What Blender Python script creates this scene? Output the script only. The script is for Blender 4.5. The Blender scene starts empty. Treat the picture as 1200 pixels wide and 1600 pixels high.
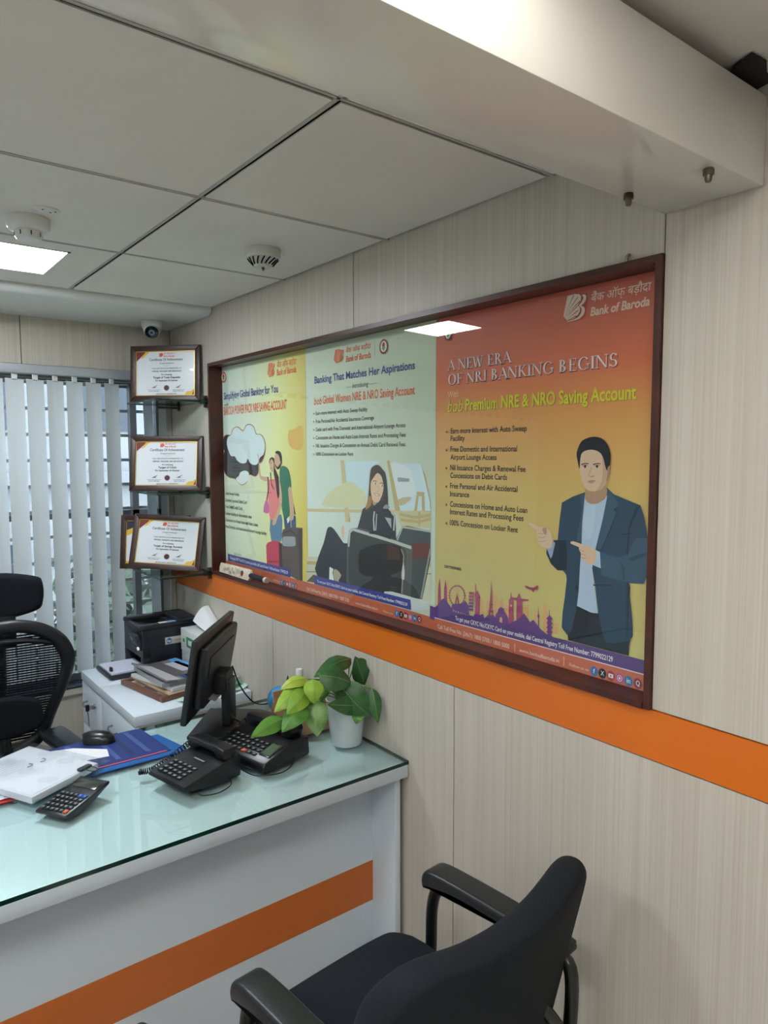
import bpy, bmesh, math, random
from mathutils import Vector, Matrix
random.seed(7)
S = bpy.context.scene
COL = S.collection
PI = math.pi

# ------------------------------------------------------------------ camera
FPX, YAW, PITCH, ROLL = 1110.67, .6565, -.0833, -.003
CAM = Vector((-1.3066, 0, 1.67))
_f = Vector((math.sin(YAW)*math.cos(PITCH), math.cos(YAW)*math.cos(PITCH), math.sin(PITCH)))
_r0 = Vector((math.cos(YAW), -math.sin(YAW), 0)); _u0 = _r0.cross(_f)
_r = _r0*math.cos(ROLL)+_u0*math.sin(ROLL); _u = -_r0*math.sin(ROLL)+_u0*math.cos(ROLL)
cd = bpy.data.cameras.new('camera'); cam = bpy.data.objects.new('camera', cd); COL.objects.link(cam)
cd.sensor_fit = 'VERTICAL'; cd.sensor_height = 36; cd.lens = 36*FPX/1600; cd.clip_start = .02
M = Matrix((( _r.x,_u.x,-_f.x,CAM.x),(_r.y,_u.y,-_f.y,CAM.y),(_r.z,_u.z,-_f.z,CAM.z),(0,0,0,1)))
cam.matrix_world = M
S.camera = cam

# ------------------------------------------------------------------ world, exposure, lamp strengths
S.view_settings.view_transform = 'Standard'
S.view_settings.look = 'None'
S.view_settings.exposure = -0.08
S.view_settings.gamma = 1.0
S.view_settings.use_curve_mapping = False
S.cycles.use_denoising = True
S.cycles.max_bounces = 10
S.cycles.transparent_max_bounces = 16
S.cycles.sample_clamp_indirect = 6
S.cycles.caustics_reflective = False
S.cycles.caustics_refractive = False
w = bpy.data.worlds.new('overcast_sky'); S.world = w; w.use_nodes = True
_bg = w.node_tree.nodes['Background']; _bg.inputs['Color'].default_value = (.80,.90,1,1); _bg.inputs['Strength'].default_value = 5.0
PANEL_POWER = 56.0          # the square lamps in the main ceiling, the left one an added fill
NEAR_POWER = 7.5           # the lamps on the near side of the beam, added fills included

# ------------------------------------------------------------------ materials
def lin(c):
    c /= 255.
    return c/12.92 if c <= .04045 else ((c+.055)/1.055)**2.4
def rgb(*c): return tuple(lin(v) for v in c)+(1,)
MATS = {}
def mat(name, c=(.5,.5,.5,1), rough=.5, metal=0, spec=.5, coat=0, emit=None, estr=0, sub=None):
    if name in MATS: return MATS[name]
    m = bpy.data.materials.new(name); m.use_nodes = True; MATS[name] = m
    b = m.node_tree.nodes['Principled BSDF']
    b.inputs['Base Color'].default_value = c; b.inputs['Roughness'].default_value = rough
    b.inputs['Metallic'].default_value = metal; b.inputs['Specular IOR Level'].default_value = spec
    b.inputs['Coat Weight'].default_value = coat; b.inputs['Coat Roughness'].default_value = .04
    if emit: b.inputs['Emission Color'].default_value = emit; b.inputs['Emission Strength'].default_value = estr
    return m
def nodes(m): return m.node_tree.nodes, m.node_tree.links, m.node_tree.nodes['Principled BSDF']
def ramp(n, stops):
    cr = n.color_ramp
    while len(cr.elements) < len(stops): cr.elements.new(.5)
    for e,(p,c) in zip(cr.elements, stops): e.position = p; e.color = c
def noisy(name, c1, c2, scale=(8,8,8), rough=.5, detail=4, bump=0, spec=.5, coat=0, lo=.35, hi=.65, bscale=None):
    m = mat(name, c1, rough, spec=spec, coat=coat); N,L,b = nodes(m)
    tc = N.new('ShaderNodeTexCoord'); mp = N.new('ShaderNodeMapping'); mp.inputs['Scale'].default_value = scale
    nz = N.new('ShaderNodeTexNoise'); nz.inputs['Scale'].default_value = 1; nz.inputs['Detail'].default_value = detail
    rp = N.new('ShaderNodeValToRGB'); ramp(rp, [(lo,c1),(hi,c2)])
    L.new(tc.outputs['Object'], mp.inputs['Vector']); L.new(mp.outputs['Vector'], nz.inputs['Vector'])
    L.new(nz.outputs['Fac'], rp.inputs['Fac']); L.new(rp.outputs['Color'], b.inputs['Base Color'])
    if bump:
        bp = N.new('ShaderNodeBump'); bp.inputs['Strength'].default_value = bump; bp.inputs['Distance'].default_value = .001
        L.new(nz.outputs['Fac'], bp.inputs['Height']); L.new(bp.outputs['Normal'], b.inputs['Normal'])
    return m
def laminate(name, base, streak, axis):
    """pale wood laminate: fine upright streaks; axis = horizontal axis the streaks vary along"""
    m = mat(name, base, .42); N,L,b = nodes(m)
    tc = N.new('ShaderNodeTexCoord')
    def nz(sx, sz, det):
        mp = N.new('ShaderNodeMapping'); mp.inputs['Scale'].default_value = (sx,sx,sz)
        n = N.new('ShaderNodeTexNoise'); n.inputs['Scale'].default_value = 1; n.inputs['Detail'].default_value = det
        L.new(tc.outputs['Object'], mp.inputs['Vector']); L.new(mp.outputs['Vector'], n.inputs['Vector']); return n
    a = nz(260, 1.6, 3); c = nz(48, .5, 3)
    mx = N.new('ShaderNodeMath'); mx.operation = 'MULTIPLY_ADD'; mx.inputs[1].default_value = .6
    m2 = N.new('ShaderNodeMath'); m2.operation = 'MULTIPLY'; m2.inputs[1].default_value = .4
    L.new(c.outputs['Fac'], m2.inputs[0]); L.new(a.outputs['Fac'], mx.inputs[0]); L.new(m2.outputs[0], mx.inputs[2])
    rp = N.new('ShaderNodeValToRGB'); ramp(rp, [(.30,streak),(.62,base)])
    L.new(mx.outputs[0], rp.inputs['Fac']); L.new(rp.outputs['Color'], b.inputs['Base Color'])
    return m
def thin_glass(name, tint, rough=0):
    m = bpy.data.materials.new(name); m.use_nodes = True; MATS[name] = m
    N, L = m.node_tree.nodes, m.node_tree.links; N.remove(N['Principled BSDF'])
    out = N['Material Output']; t = N.new('ShaderNodeBsdfTransparent'); t.inputs['Color'].default_value = tint
    g = N.new('ShaderNodeBsdfGlossy'); g.inputs['Roughness'].default_value = rough
    lw = N.new('ShaderNodeFresnel'); lw.inputs['IOR'].default_value = 1.6      # both faces of the pane answered by its front one
    ge = N.new('ShaderNodeNewGeometry'); iv = N.new('ShaderNodeMath'); iv.operation = 'SUBTRACT'; iv.inputs[0].default_value = 1
    mu = N.new('ShaderNodeMath'); mu.operation = 'MULTIPLY'; mx = N.new('ShaderNodeMixShader')
    L.new(ge.outputs['Backfacing'], iv.inputs[1]); L.new(iv.outputs[0], mu.inputs[0]); L.new(lw.outputs[0], mu.inputs[1])
    L.new(mu.outputs[0], mx.inputs['Fac']); L.new(t.outputs[0], mx.inputs[1]); L.new(g.outputs[0], mx.inputs[2]); L.new(mx.outputs[0], out.inputs['Surface'])
    return m
WOOD = laminate('pale_laminate', rgb(203,197,186), rgb(184,176,163), 'y')
GAP = mat('dark_gap', rgb(40,36,32), .9)
ORANGE = mat('orange_laminate', rgb(216,112,30), .35)
WHITE_LAM = mat('white_laminate', rgb(220,232,243), .35)
GREY_LAM = mat('grey_edge', rgb(190,190,184), .4)
CEIL = noisy('ceiling_board', rgb(228,224,218), rgb(223,219,213), (3,3,3), .8)
CREAM = mat('cream_gloss_laminate', rgb(230,227,220), .14, spec=.6)
BLACK = mat('black_plastic', rgb(22,24,28), .38)
BLACK_SATIN = mat('black_satin', rgb(28,30,34), .3)
BLACK_METAL = mat('black_metal', rgb(18,20,22), .3, spec=.6)
FABRIC = noisy('black_fabric', rgb(22,27,33), rgb(29,35,42), (420,420,420), .92, bump=.3, spec=.25)
DARKFAB = noisy('black_mesh', rgb(16,19,25), rgb(22,26,33), (300,300,300), .85, spec=.2)
LEATHER = noisy('black_vinyl', rgb(24,27,29), rgb(32,35,37), (160,160,160), .36, bump=.35)
BROWN = noisy('dark_brown_wood', rgb(62,29,22), rgb(78,37,28), (20,6,20), .35)
FRAMEBR = noisy('walnut_frame', rgb(46,26,21), rgb(60,35,28), (30,30,90), .4)
GOLD = mat('gold_edge', rgb(200,165,80), .3, metal=.6)
STEEL = mat('steel', rgb(170,172,172), .25, metal=1)
DARKSTEEL = mat('dark_steel', rgb(95,92,84), .35, metal=.8)
WHITE = mat('white_plastic', rgb(225,226,224), .4)
PAPER = mat('white_paper', rgb(232,234,238), .8)
GREENEDGE = mat('glass_edge', rgb(18,52,44), .1)
ALU = mat('aluminium', rgb(178,184,190), .35, metal=.35)
GLASS = thin_glass('clear_glass', (.97,.985,.98,1))
TOPGLASS = thin_glass('desk_glass_clear', (.925,.98,.958,1))
SHELFGLASS = thin_glass('shelf_glass', (.86,.94,.91,1))

# ------------------------------------------------------------------ mesh builder
class MB:
    def __init__(s): s.bm = bmesh.new(); s.mats = []
    def mi(s, m):
        if m not in s.mats: s.mats.append(m)
        return s.mats.index(m)
    def _merge(s, t, m, X=None):
        if X is not None: bmesh.ops.transform(t, matrix=X, verts=t.verts)
        i = s.mi(m); vm = {}
        for v in t.verts: vm[v] = s.bm.verts.new(v.co)
        for f in t.faces:
            try: g = s.bm.faces.new([vm[v] for v in f.verts]); g.material_index = i; g.smooth = True
            except ValueError: pass
        t.free()
    def box(s, x0,x1,y0,y1,z0,z1, m, r=0, seg=2, X=None):
        t = bmesh.new(); bmesh.ops.create_cube(t, size=1)
        bmesh.ops.transform(t, matrix=Matrix.Translation(((x0+x1)/2,(y0+y1)/2,(z0+z1)/2)) @ Matrix.Diagonal((abs(x1-x0),abs(y1-y0),abs(z1-z0),1)), verts=t.verts)
        if r: bmesh.ops.bevel(t, geom=t.edges[:], offset=r, segments=seg, profile=.5, affect='EDGES')
        s._merge(t, m, X); return s
    def prism(s, pts, a0, a1, m, axis='z', r=0, X=None, seg=2):
        """closed outline pts (2-D) pushed from a0 to a1 along axis"""
        def P(p,a): return {'z':(p[0],p[1],a),'y':(p[0],a,p[1]),'x':(a,p[0],p[1])}[axis]
        t = bmesh.new(); A = [t.verts.new(P(p,a0)) for p in pts]; B = [t.verts.new(P(p,a1)) for p in pts]; n = len(pts)
        t.faces.new(A); t.faces.new(B[::-1])
        for i in range(n): t.faces.new([A[i],B[i],B[(i+1)%n],A[(i+1)%n]][::-1])
        bmesh.ops.recalc_face_normals(t, faces=t.faces[:])
        if r:
            E = [e for e in t.edges if e.verts[0].co[{'z':2,'y':1,'x':0}[axis]] == e.verts[1].co[{'z':2,'y':1,'x':0}[axis]]]
            bmesh.ops.bevel(t, geom=E, offset=r, segments=seg, profile=.5, affect='EDGES')
        s._merge(t, m, X); return s
    def tube(s, path, r, m, n=10, caps=True, X=None, radii=None):
        t = bmesh.new(); P = [Vector(p) for p in path]; rings = []; up = None
        for i,p in enumerate(P):
            d = (P[min(i+1,len(P)-1)]-P[max(i-1,0)]).normalized()
            if up is None:
                up = Vector((0,0,1)) if abs(d.z) < .9 else Vector((1,0,0))
            a = d.cross(up)
            if a.length < 1e-5: a = d.orthogonal()
            a.normalize(); b = a.cross(d).normalized(); up = b
            rr = radii[i] if radii else r
            rings.append([t.verts.new(p + (a*math.cos(k*2*PI/n)+b*math.sin(k*2*PI/n))*rr) for k in range(n)])
        for i in range(len(rings)-1):
            for k in range(n): t.faces.new([rings[i][k],rings[i][(k+1)%n],rings[i+1][(k+1)%n],rings[i+1][k]])
        if caps: t.faces.new(rings[0][::-1]); t.faces.new(rings[-1])
        s._merge(t, m, X); return s
    def lathe(s, prof, m, n=28, X=None):
        t = bmesh.new(); rings = []
        for r,z in prof:
            rings.append([t.verts.new((0,0,z))] if r < 1e-6 else [t.verts.new((r*math.cos(k*2*PI/n), r*math.sin(k*2*PI/n), z)) for k in range(n)])
        for a,b in zip(rings, rings[1:]):
            for k in range(n):
                q = [a[k%len(a)], a[(k+1)%n%len(a)], b[(k+1)%n%len(b)], b[k%len(b)]]
                u = []
                for v in q:
                    if v not in u: u.append(v)
                if len(u) > 2:
                    try: t.faces.new(u)
                    except ValueError: pass
        bmesh.ops.recalc_face_normals(t, faces=t.faces[:])
        s._merge(t, m, X); return s
    def grid(s, rows, m, X=None, thick=0):
        """rows of 3-D points; a sheet, thickened by thick"""
        t = bmesh.new(); V = [[t.verts.new(p) for p in r] for r in rows]
        for i in range(len(V)-1):
            for j in range(len(V[0])-1): t.faces.new([V[i][j],V[i][j+1],V[i+1][j+1],V[i+1][j]])
        if thick: bmesh.ops.recalc_face_normals(t, faces=t.faces[:]); bmesh.ops.solidify(t, geom=t.faces[:], thickness=thick)
        s._merge(t, m, X); return s
    def poly(s, pts3, m):
        t = bmesh.new(); t.faces.new([t.verts.new(p) for p in pts3]); s._merge(t, m); return s
    def raw(s, verts, faces, m):
        i = s.mi(m); V = [s.bm.verts.new(v) for v in verts]
        for f in faces:
            try: g = s.bm.faces.new([V[k] for k in f]); g.material_index = i
            except ValueError: pass
        return s
    def out(s, name, parent=None, sharp=40, loc=None, flat=False):
        me = bpy.data.meshes.new(name); s.bm.to_mesh(me); s.bm.free()
        for m in s.mats: me.materials.append(m)
        if flat:
            for p in me.polygons: p.use_smooth = False
        else: me.set_sharp_from_angle(angle=math.radians(sharp))
        o = bpy.data.objects.new(name, me); COL.objects.link(o)
        if parent: o.parent = parent
        if loc: o.location = loc
        return o
def tag(o, label, cat, group=None, kind=None):
    o['label'] = label; o['category'] = cat
    if group: o['group'] = group
    if kind: o['kind'] = kind
    return o
def struct(o, label, cat='wall'):
    o['kind'] = 'structure'; o['label'] = label; o['category'] = cat; return o
def thing(name, label, cat, loc=(0,0,0), rz=0, group=None):
    o = bpy.data.objects.new(name, None); COL.objects.link(o); o.empty_display_size = .05
    o.location = loc; o.rotation_euler = (0,0,rz); return tag(o, label, cat, group)
def dup(root, loc, rz, label):
    r = root.copy(); COL.objects.link(r); r.location = loc; r.rotation_euler = (0,0,rz); r['label'] = label
    for ch in list(root.children):
        c = ch.copy(); COL.objects.link(c); c.parent = r
        for g in ch.children:
            d = g.copy(); COL.objects.link(d); d.parent = c
    return r
def spline(pts, k=5, closed=True):
    n = len(pts); out = []; dim = len(pts[0])
    rng = range(n) if closed else range(n-1)
    for i in rng:
        g = lambda j: pts[j % n] if closed else pts[max(0,min(n-1,j))]
        p0,p1,p2,p3 = g(i-1),g(i),g(i+1),g(i+2)
        for s in range(k):
            t = s/k
            out.append(tuple(.5*((2*p1[d])+(-p0[d]+p2[d])*t+(2*p0[d]-5*p1[d]+4*p2[d]-p3[d])*t*t+(-p0[d]+3*p1[d]-3*p2[d]+p3[d])*t**3) for d in range(dim)))
    if not closed: out.append(tuple(pts[-1]))
    return out
def ray(u, v): return _f + _r*((u-600)/FPX) - _u*((v-800)/FPX)
def at(u, v, y):            # a point on the plane y = const, to lay out organic things at their true depth
    d = ray(u,v); return CAM + d*((y-CAM.y)/d.y)
def onx(u, v, x):
    d = ray(u,v); return CAM + d*((x-CAM.x)/d.x)
_tc = {}
def glyphs(body, bold=0, res=3):
    """a line of lettering as verts / faces: x 0..1 over its width, y 0..1 over the capital height"""
    k = (body,bold)
    if k in _tc: return _tc[k]
    c = bpy.data.curves.new('lettering','FONT'); c.body = body; c.size = 1; c.offset = bold; c.resolution_u = res; c.fill_mode = 'FRONT'
    o = bpy.data.objects.new('lettering', c); COL.objects.link(o); bpy.context.view_layer.update()
    me = bpy.data.meshes.new_from_object(o.evaluated_get(bpy.context.evaluated_depsgraph_get()))
    V = [v.co.copy() for v in me.vertices]; F = [tuple(p.vertices) for p in me.polygons]
    bpy.data.objects.remove(o); bpy.data.curves.remove(c); bpy.data.meshes.remove(me)
    x0 = min(v.x for v in V); x1 = max(v.x for v in V)
    _tc[k] = ([((v.x-x0)/(x1-x0), v.y/.69) for v in V], F, (x1-x0)/.69); return _tc[k]

# ================================================================== THE ROOM
WY, CZ, NZ, LX, BY = 3.379, 2.285, 2.315, -3.3, -2.2      # far wall, ceiling, near ceiling, left wall, back wall
struct(MB().box(LX,0.2,BY,WY+.12,-.1,0, noisy('floor_tile', rgb(204,200,192), rgb(212,208,200), (2,2,2), .3)).out('floor'), 'pale tiled floor under the desk', 'floor')
# right wall: laminate boards with hairline joints, an opening for the display board
b = MB(); g = .0016
FY0,FY1,FZ0,FZ1 = .794,2.932,1.141,2.056                 # the opening of the display board
def board(y0,y1,z0,z1): b.box(0,.02,y0+g,y1-g,z0+g,z1-g, WOOD)
for y0,y1 in ((.794,1.848),(1.848,2.932)): board(y0,y1,FZ1,2.30)
board(2.932,WY,1.141,2.30); board(-.26,.794,1.141,2.42); board(-1.3,-.26,1.141,2.42); board(BY,-1.3,1.141,2.42)
for y0,y1 in ((BY,-.65),(-.65,.365),(.365,1.384),(1.384,2.403),(2.403,WY)): board(y0,y1,0,1.034)
b.box(.012,.03,BY,FY0,0,2.42,GAP); b.box(.012,.03,FY1,WY,0,2.35,GAP); b.box(.012,.03,FY0,FY1,0,FZ0,GAP); b.box(.012,.03,FY0,FY1,FZ1,2.35,GAP)
b.box(.056,.08,BY,WY+.12,0,2.45,GAP); b.box(.001,.06,WY-.001,WY+.12,0,2.45,GAP)
struct(b.out('wall_right'), 'pale laminate panelled wall with framed posters', 'wall')
struct(MB().box(-.0015,.02,BY,WY,1.0355,1.1395,ORANGE).out('trim_1'), 'orange laminate band along the panelled wall', 'trim')
# far wall with a wide window
WX0,WX1,WZ0,WZ1 = -2.6,-.03,.62,2.03
b = MB()
def fboard(x0,x1,z0,z1): b.box(x0+g,x1-g,WY,WY+.02,z0+g,z1-g, WOOD)
for x0,x1 in ((-2.4,-1.5),(-1.5,-.653),(-.653,0),(LX,-2.4)): fboard(x0,x1,2.052,2.30)
for x0,x1 in ((-1.7,-.87),(-.87,0),(LX,-1.7)): fboard(x0,x1,0,.575)
fboard(WX1,0,.575,2.052); fboard(LX,WX0,.575,2.052)
b.box(LX,.1,WY+.015,WY+.12,WZ1-.03,2.5,mat('lintel_grey',rgb(128,128,124),.7)); b.box(LX,.1,WY+.015,WY+.12,0,.575,GAP)
b.box(LX,WX0,WY+.015,WY+.12,.575,WZ1,GAP); b.box(WX1,.1,WY+.015,WY+.12,.575,WZ1,GAP)
struct(b.out('wall_far'), 'laminate wall around the window with the blinds', 'wall')
PLAIN = mat('plain_wall', rgb(228,225,218), .7)
struct(MB().box(LX-.1,LX,BY,WY+.12,0,2.5,PLAIN).out('wall_left'), 'plain wall on the left', 'wall')
struct(MB().box(LX-.1,.1,BY-.1,BY,0,2.5,PLAIN).out('wall_back'), 'plain wall behind the viewer', 'wall')
# main ceiling: boards in a 60 cm grid with dark slits, one board has the lamp cut in
b = MB(); xs = [-.005,-.57,-1.17,-1.77,-2.37,-2.97,LX]; ys = [.70,1.078,1.678,2.278,2.878]
LAMP = (-1.025,-.70,2.355,2.69)
SLIT = mat('dark_slit', rgb(12,12,12), .95)
TBAR = mat('ceiling_bar', rgb(176,176,170), .6)
for i in range(len(xs)-1):
    for j in range(len(ys)-1):
        x1,x0,y0,y1 = xs[i]-.005,xs[i+1]+.005,ys[j]+.005,ys[j+1]-.005
        if i == 1 and j == 3:
            a0,a1,c0,c1 = LAMP
            for q in ((x0,x1,y0,c0),(x0,x1,c1,y1),(x0,a0,c0,c1),(a1,x1,c0,c1)): b.box(*q,CZ,CZ+.003,CEIL)
        else: b.box(x0,x1,y0,y1,CZ,CZ+.003,CEIL)
b.box(LX,0,.79,WY,CZ+.018,CZ+.03,SLIT)
for x in xs[1:-1]: b.box(x-.013,x-.005,.7,2.878,CZ-.0015,CZ+.003,TBAR)
for y in ys[1:-1]: b.box(LX,0,y-.012,y-.005,CZ-.0015,CZ+.003,TBAR)
b.box(LX,0.05,.55,WY+.1,2.45,2.5,PLAIN)
struct(b.out('ceiling'), 'grey suspended ceiling boards in a grid with dark slits', 'ceiling')
# rounded drop along the window
prof = [(WY,2.256),(2.945,2.256)]+[(2.892+.053*math.sin(a)*0+.0,0) for a in ()]
prof = [(WY,2.30),(WY,2.256),(2.93,2.256)]+[(2.93-.045*math.sin(t*PI/12), 2.256+.029*(1-math.cos(t*PI/12))) for t in range(1,7)]+[(2.885,2.30)]
SOFF = mat('drop_paint', rgb(222,224,222), .45)
struct(MB().prism([(p[0],p[1]) for p in prof], LX, -.004, SOFF, axis='x').out('trim_2'), 'pale rounded ceiling drop above the window', 'trim')
# near part of the room
b = MB(); b.box(LX,.1,BY,.74,NZ,NZ+.05,CEIL)
struct(b.out('ceiling_near'), 'grey ceiling on the near side of the beam', 'ceiling')
b = MB(); b.box(LX,-.002,.608,.796,2.130,2.280,CREAM,r=.003,seg=2); b.box(LX,0,.745,.78,2.28,2.45,GAP)
struct(b.out('ceiling_beam'), 'glossy cream boxed beam across the ceiling', 'beam')
o = MB().grid([[(-.10,.590,2.312),(-.085,.625,2.312),(-.075,.66,2.285)],[(-.06,.585,2.310),(-.05,.62,2.310),(-.05,.66,2.285)],[(-.03,.598,2.306),(-.025,.625,2.304),(-.025,.66,2.285)],[(-.004,.600,2.302),(-.004,.625,2.298),(-.004,.66,2.285)]], GAP, thick=.002).out('black_piece')
tag(o, 'thin black piece in the gap above the cream beam', 'sheet')  # thin black mesh at the wall end of the beam top

# lamps
LAMPW = mat('lamp_diffuser', rgb(235,245,255), .5, emit=(.90,.955,1,1), estr=PANEL_POWER)
LAMPN = mat('near_lamp_diffuser', rgb(250,246,240), .5, emit=(.97,.985,1,1), estr=NEAR_POWER)
FILL_LAMP = mat('fill_lamp_diffuser', rgb(250,250,250), .5, emit=(.94,.97,1,1), estr=NEAR_POWER*1.6)  # glow of the lamps added on the left as fill
def ceiling_lamp(name, label, x0,x1,y0,y1,z,lm=None):
    t = thing(name, label, 'light', ((x0+x1)/2,(y0+y1)/2,z), group='square lamps set in the ceiling')
    hx,hy = (x1-x0)/2,(y1-y0)/2; b = MB(); e = .008
    b.box(-hx,hx,-hy,-hy+e,-.003,.014,WHITE); b.box(-hx,hx,hy-e,hy,-.003,.014,WHITE); b.box(-hx,-hx+e,-hy,hy,-.003,.014,WHITE); b.box(hx-e,hx,-hy,hy,-.003,.014,WHITE)
    b.out('lamp_frame', t); MB().box(-hx+e,hx-e,-hy+e,hy-e,.001,.012,lm or LAMPW).out('diffuser', t)
ceiling_lamp('ceiling_light','lit square ceiling lamp left of the smoke detectors near the window', *LAMP, CZ)
ceiling_lamp('ceiling_light','lit square ceiling lamp over the viewer, out of the picture', -1.24,-.64,-.06,.54, NZ-.001, LAMPN)
ceiling_lamp('ceiling_light','added unseen fill lamp in the ceiling over the left end of the desk', -2.14,-1.80,1.15,1.49, CZ-.014)  # assumed lamp, put in to fill the left of the room
ceiling_lamp('ceiling_light','added unseen fill lamp beside the beam, brightening the desk front', -2.40,-1.82,-.06,.54, NZ-.001, FILL_LAMP)  # put in to lift the desk front while sparing the right wall
ceiling_lamp('ceiling_light','added unseen fill lamp behind the viewer, brightening the desk front and chair', -2.30,-1.72,-1.30,-.72, NZ-.001, FILL_LAMP)  # unseen lamp placed to light the desk front and chair

# window: frame, panes, outside grille, sill
WF = mat('window_metal', rgb(98,102,106), .4, metal=.3)
t = bpy.data.objects.new('window_1', None); COL.objects.link(t); struct(t,'wide window behind the white upright blinds','window')
b = MB()
for z in (WZ0,WZ1-.035): b.box(WX0,WX1,WY+.05,WY+.09,z,z+.035,WF)
for x in (WX0,-1.78,-.97,-.185,WX1-.03): b.box(x,x+.03,WY+.05,WY+.09,WZ0,WZ1,WF)
b.box(WX0,WX1,WY+.05,WY+.09,1.375,1.40,WF)
b.out('window_frame', t)
MB().box(WX0,WX1,WY+.066,WY+.070,WZ0,WZ1,GLASS).out('pane', t)
b = MB(); z = .70
GR = mat('grille_paint', rgb(168,172,176), .5)
while z < 2.0: b.box(WX0,WX1,WY+.108,WY+.114,z,z+.014,GR); z += .1165
for x in (-2.2,-1.4,-.6): b.box(x,x+.02,WY+.11,WY+.118,WZ0,WZ1,GR)
b.out('window_grille', t)
MB().box(WX0,WX1,WY-.012,WY+.12,.575,.60,mat('cream_sill',rgb(205,196,180),.4)).out('window_sill', t)
o = MB().grid([[(x, WY-.006+.04*k, .603+.045*abs(math.sin(x*9+k))*(k/3)) for x in [-2.2+.05*i for i in range(37)]] for k in range(4)], noisy('dark_cloth',rgb(34,40,46),rgb(48,54,60),(40,40,40),.9), thick=.006).out('cloth')
tag(o,'dark crumpled cloth lying on the window sill under the blinds','cloth')
# outdoors
FAC = noisy('facade_render', rgb(150,154,158), rgb(132,138,144), (1.2,1.2,1.2), .9)
t = thing('street_building','pale block of flats with dark windows behind the blinds, made tall to hide the sky','building',(-.5,11,-2))
b = MB(); b.box(-12,10,0,4,0,15,FAC); b.box(-9,7,-.12,0,3.2,3.4,FAC); b.out('facade', t)  # facade raised to keep the bright sky out of the blind gaps
WG = mat('far_window', rgb(60,72,84), .15)
for i in range(9):
    for zz in (1.2,4.0):
        x = -8.2+i*1.7; MB().box(x,x+.8,-.03,.02,zz,zz+1.2,WG).out('window',t)
LEAFG = noisy('tree_green', rgb(52,66,56), rgb(84,98,86), (3,3,3), .8)
def tree(x,y,label,r,h):
    t = thing('tree',label,'tree',(x,y,-2),group='trees outside the window')
    MB().tube([(0,0,0),(.05,0,h*.5),(0,.05,h)],.12,mat('bark',rgb(70,58,46),.9)).out('trunk',t)
    b = MB(); rr = random.Random(int(x*100))
    V=[];F=[]
    for i in range(1500):
        a,c = rr.uniform(0,2*PI), rr.uniform(-1,1); q = r*(rr.random()**.4)*(1+.25*math.sin(3*a))
        p = Vector((q*math.cos(a)*math.sqrt(1-c*c), q*math.sin(a)*math.sqrt(1-c*c), h+q*c*.8)); d = Vector((rr.gauss(0,1),rr.gauss(0,1),rr.gauss(0,1))).normalized()*.12; e = d.orthogonal().normalized()*.05
        n=len(V); V += [p-d,p+e,p+d,p-e]; F.append((n,n+1,n+2,n+3))
    b.raw(V,F,LEAFG); o=b.out('foliage',t)
tree(-1.9,6.3,'bushy green tree outside, behind the left blind vanes',1.0,2.2)
tree(.75,6.8,'bushy green tree outside, low behind the lowest glass shelf',1.0,1.9)
struct(MB().box(-14,14,3.6,16,-2.2,-2,noisy('yard',rgb(120,122,118),rgb(140,140,136),(1,1,1),.9)).out('ground_outside'),'grey yard outside the window','ground')

# blinds
t = thing('vertical_blind','white upright blind with pleated fabric vanes across the window','blind',(0,0,0))
b = MB(); b.box(WX0-.02,-.02,WY-.062,WY-.018,2.008,2.046,ALU,r=.003); b.out('headrail',t)
VANE = noisy('vane_fabric', rgb(234,238,239), rgb(228,233,235), (60,60,2), .8)
def vane_bsdf():
    N,L,bs = nodes(VANE)
    tr = N.new('ShaderNodeBsdfTranslucent'); tr.inputs['Color'].default_value = (.80,.85,.87,1)
    mx = N.new('ShaderNodeMixShader'); mx.inputs['Fac'].default_value = .35
    L.new(bs.outputs[0],mx.inputs[1]); L.new(tr.outputs[0],mx.inputs[2]); L.new(mx.outputs[0],N['Material Output'].inputs['Surface'])
vane_bsdf()
def vane(x, ang, z0=.685, lean=0, yoff=0):
    R = Matrix.Translation((x,WY-.042+yoff,0)) @ Matrix.Rotation(ang,4,'Z'); rows = []
    for k in range(13):
        z = 1.985-(1.985-z0)*k/12; row = []
        for i in range(13):
            s = (i/12-.5)*.089
            row.append((s+lean*(1.985-z), .004*math.cos(s/.0445*PI/2)+.0006*(i%2), z))
        rows.append(row)
    b = MB(); b.grid(rows, VANE, X=R, thick=.0008); b.box(-.012,.012,-.003,.003,1.983,2.006,WHITE,X=R); return b.out('vane',t)
x = -2.52; i = 0
while x < -.25:
    vane(x, .50+.03*math.sin(i*2.1), lean=.0); x += .0795; i += 1
vane(-.132,.75,lean=.03); vane(-.064,.85,yoff=.0)
bc = MB()
for k in range(90): bc.box(-2.5+k*.026,-2.5+k*.026+.014,WY-.05,WY-.046,.683,.688,WHITE)
bc.out('bead_chain',t)

# ================================================================== DISPLAY BOARD AND ITS POSTERS
t = thing('display_frame','dark brown recessed frame with a glass pane around the three wall posters','frame',(0,0,0))
b = MB(); fw = .014
b.box(-.010,.054,FY0,FY0+fw,FZ0,FZ1,BROWN); b.box(-.010,.055,FY1-fw,FY1,FZ0,FZ1,BROWN)
b.box(-.010,.055,FY0+fw,FY1-fw,FZ1-fw,FZ1,BROWN); b.box(-.014,.055,FY0+fw,FY1-fw,FZ0,FZ0+fw,BROWN)
b.out('frame_moulding',t)
MB().prism([(.020,FZ0+fw),(.0235,FZ0+fw),(.0405,FZ1-fw),(.037,FZ1-fw)],FY0+fw,FY1-fw,GLASS,axis='y').out('glass_pane',t)
MB().tube([(-.006,.875,2.056),(-.006,.875,2.066),(-.004,.872,2.070),(.0,.872,2.070)],.003,STEEL).out('hook',t)

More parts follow.
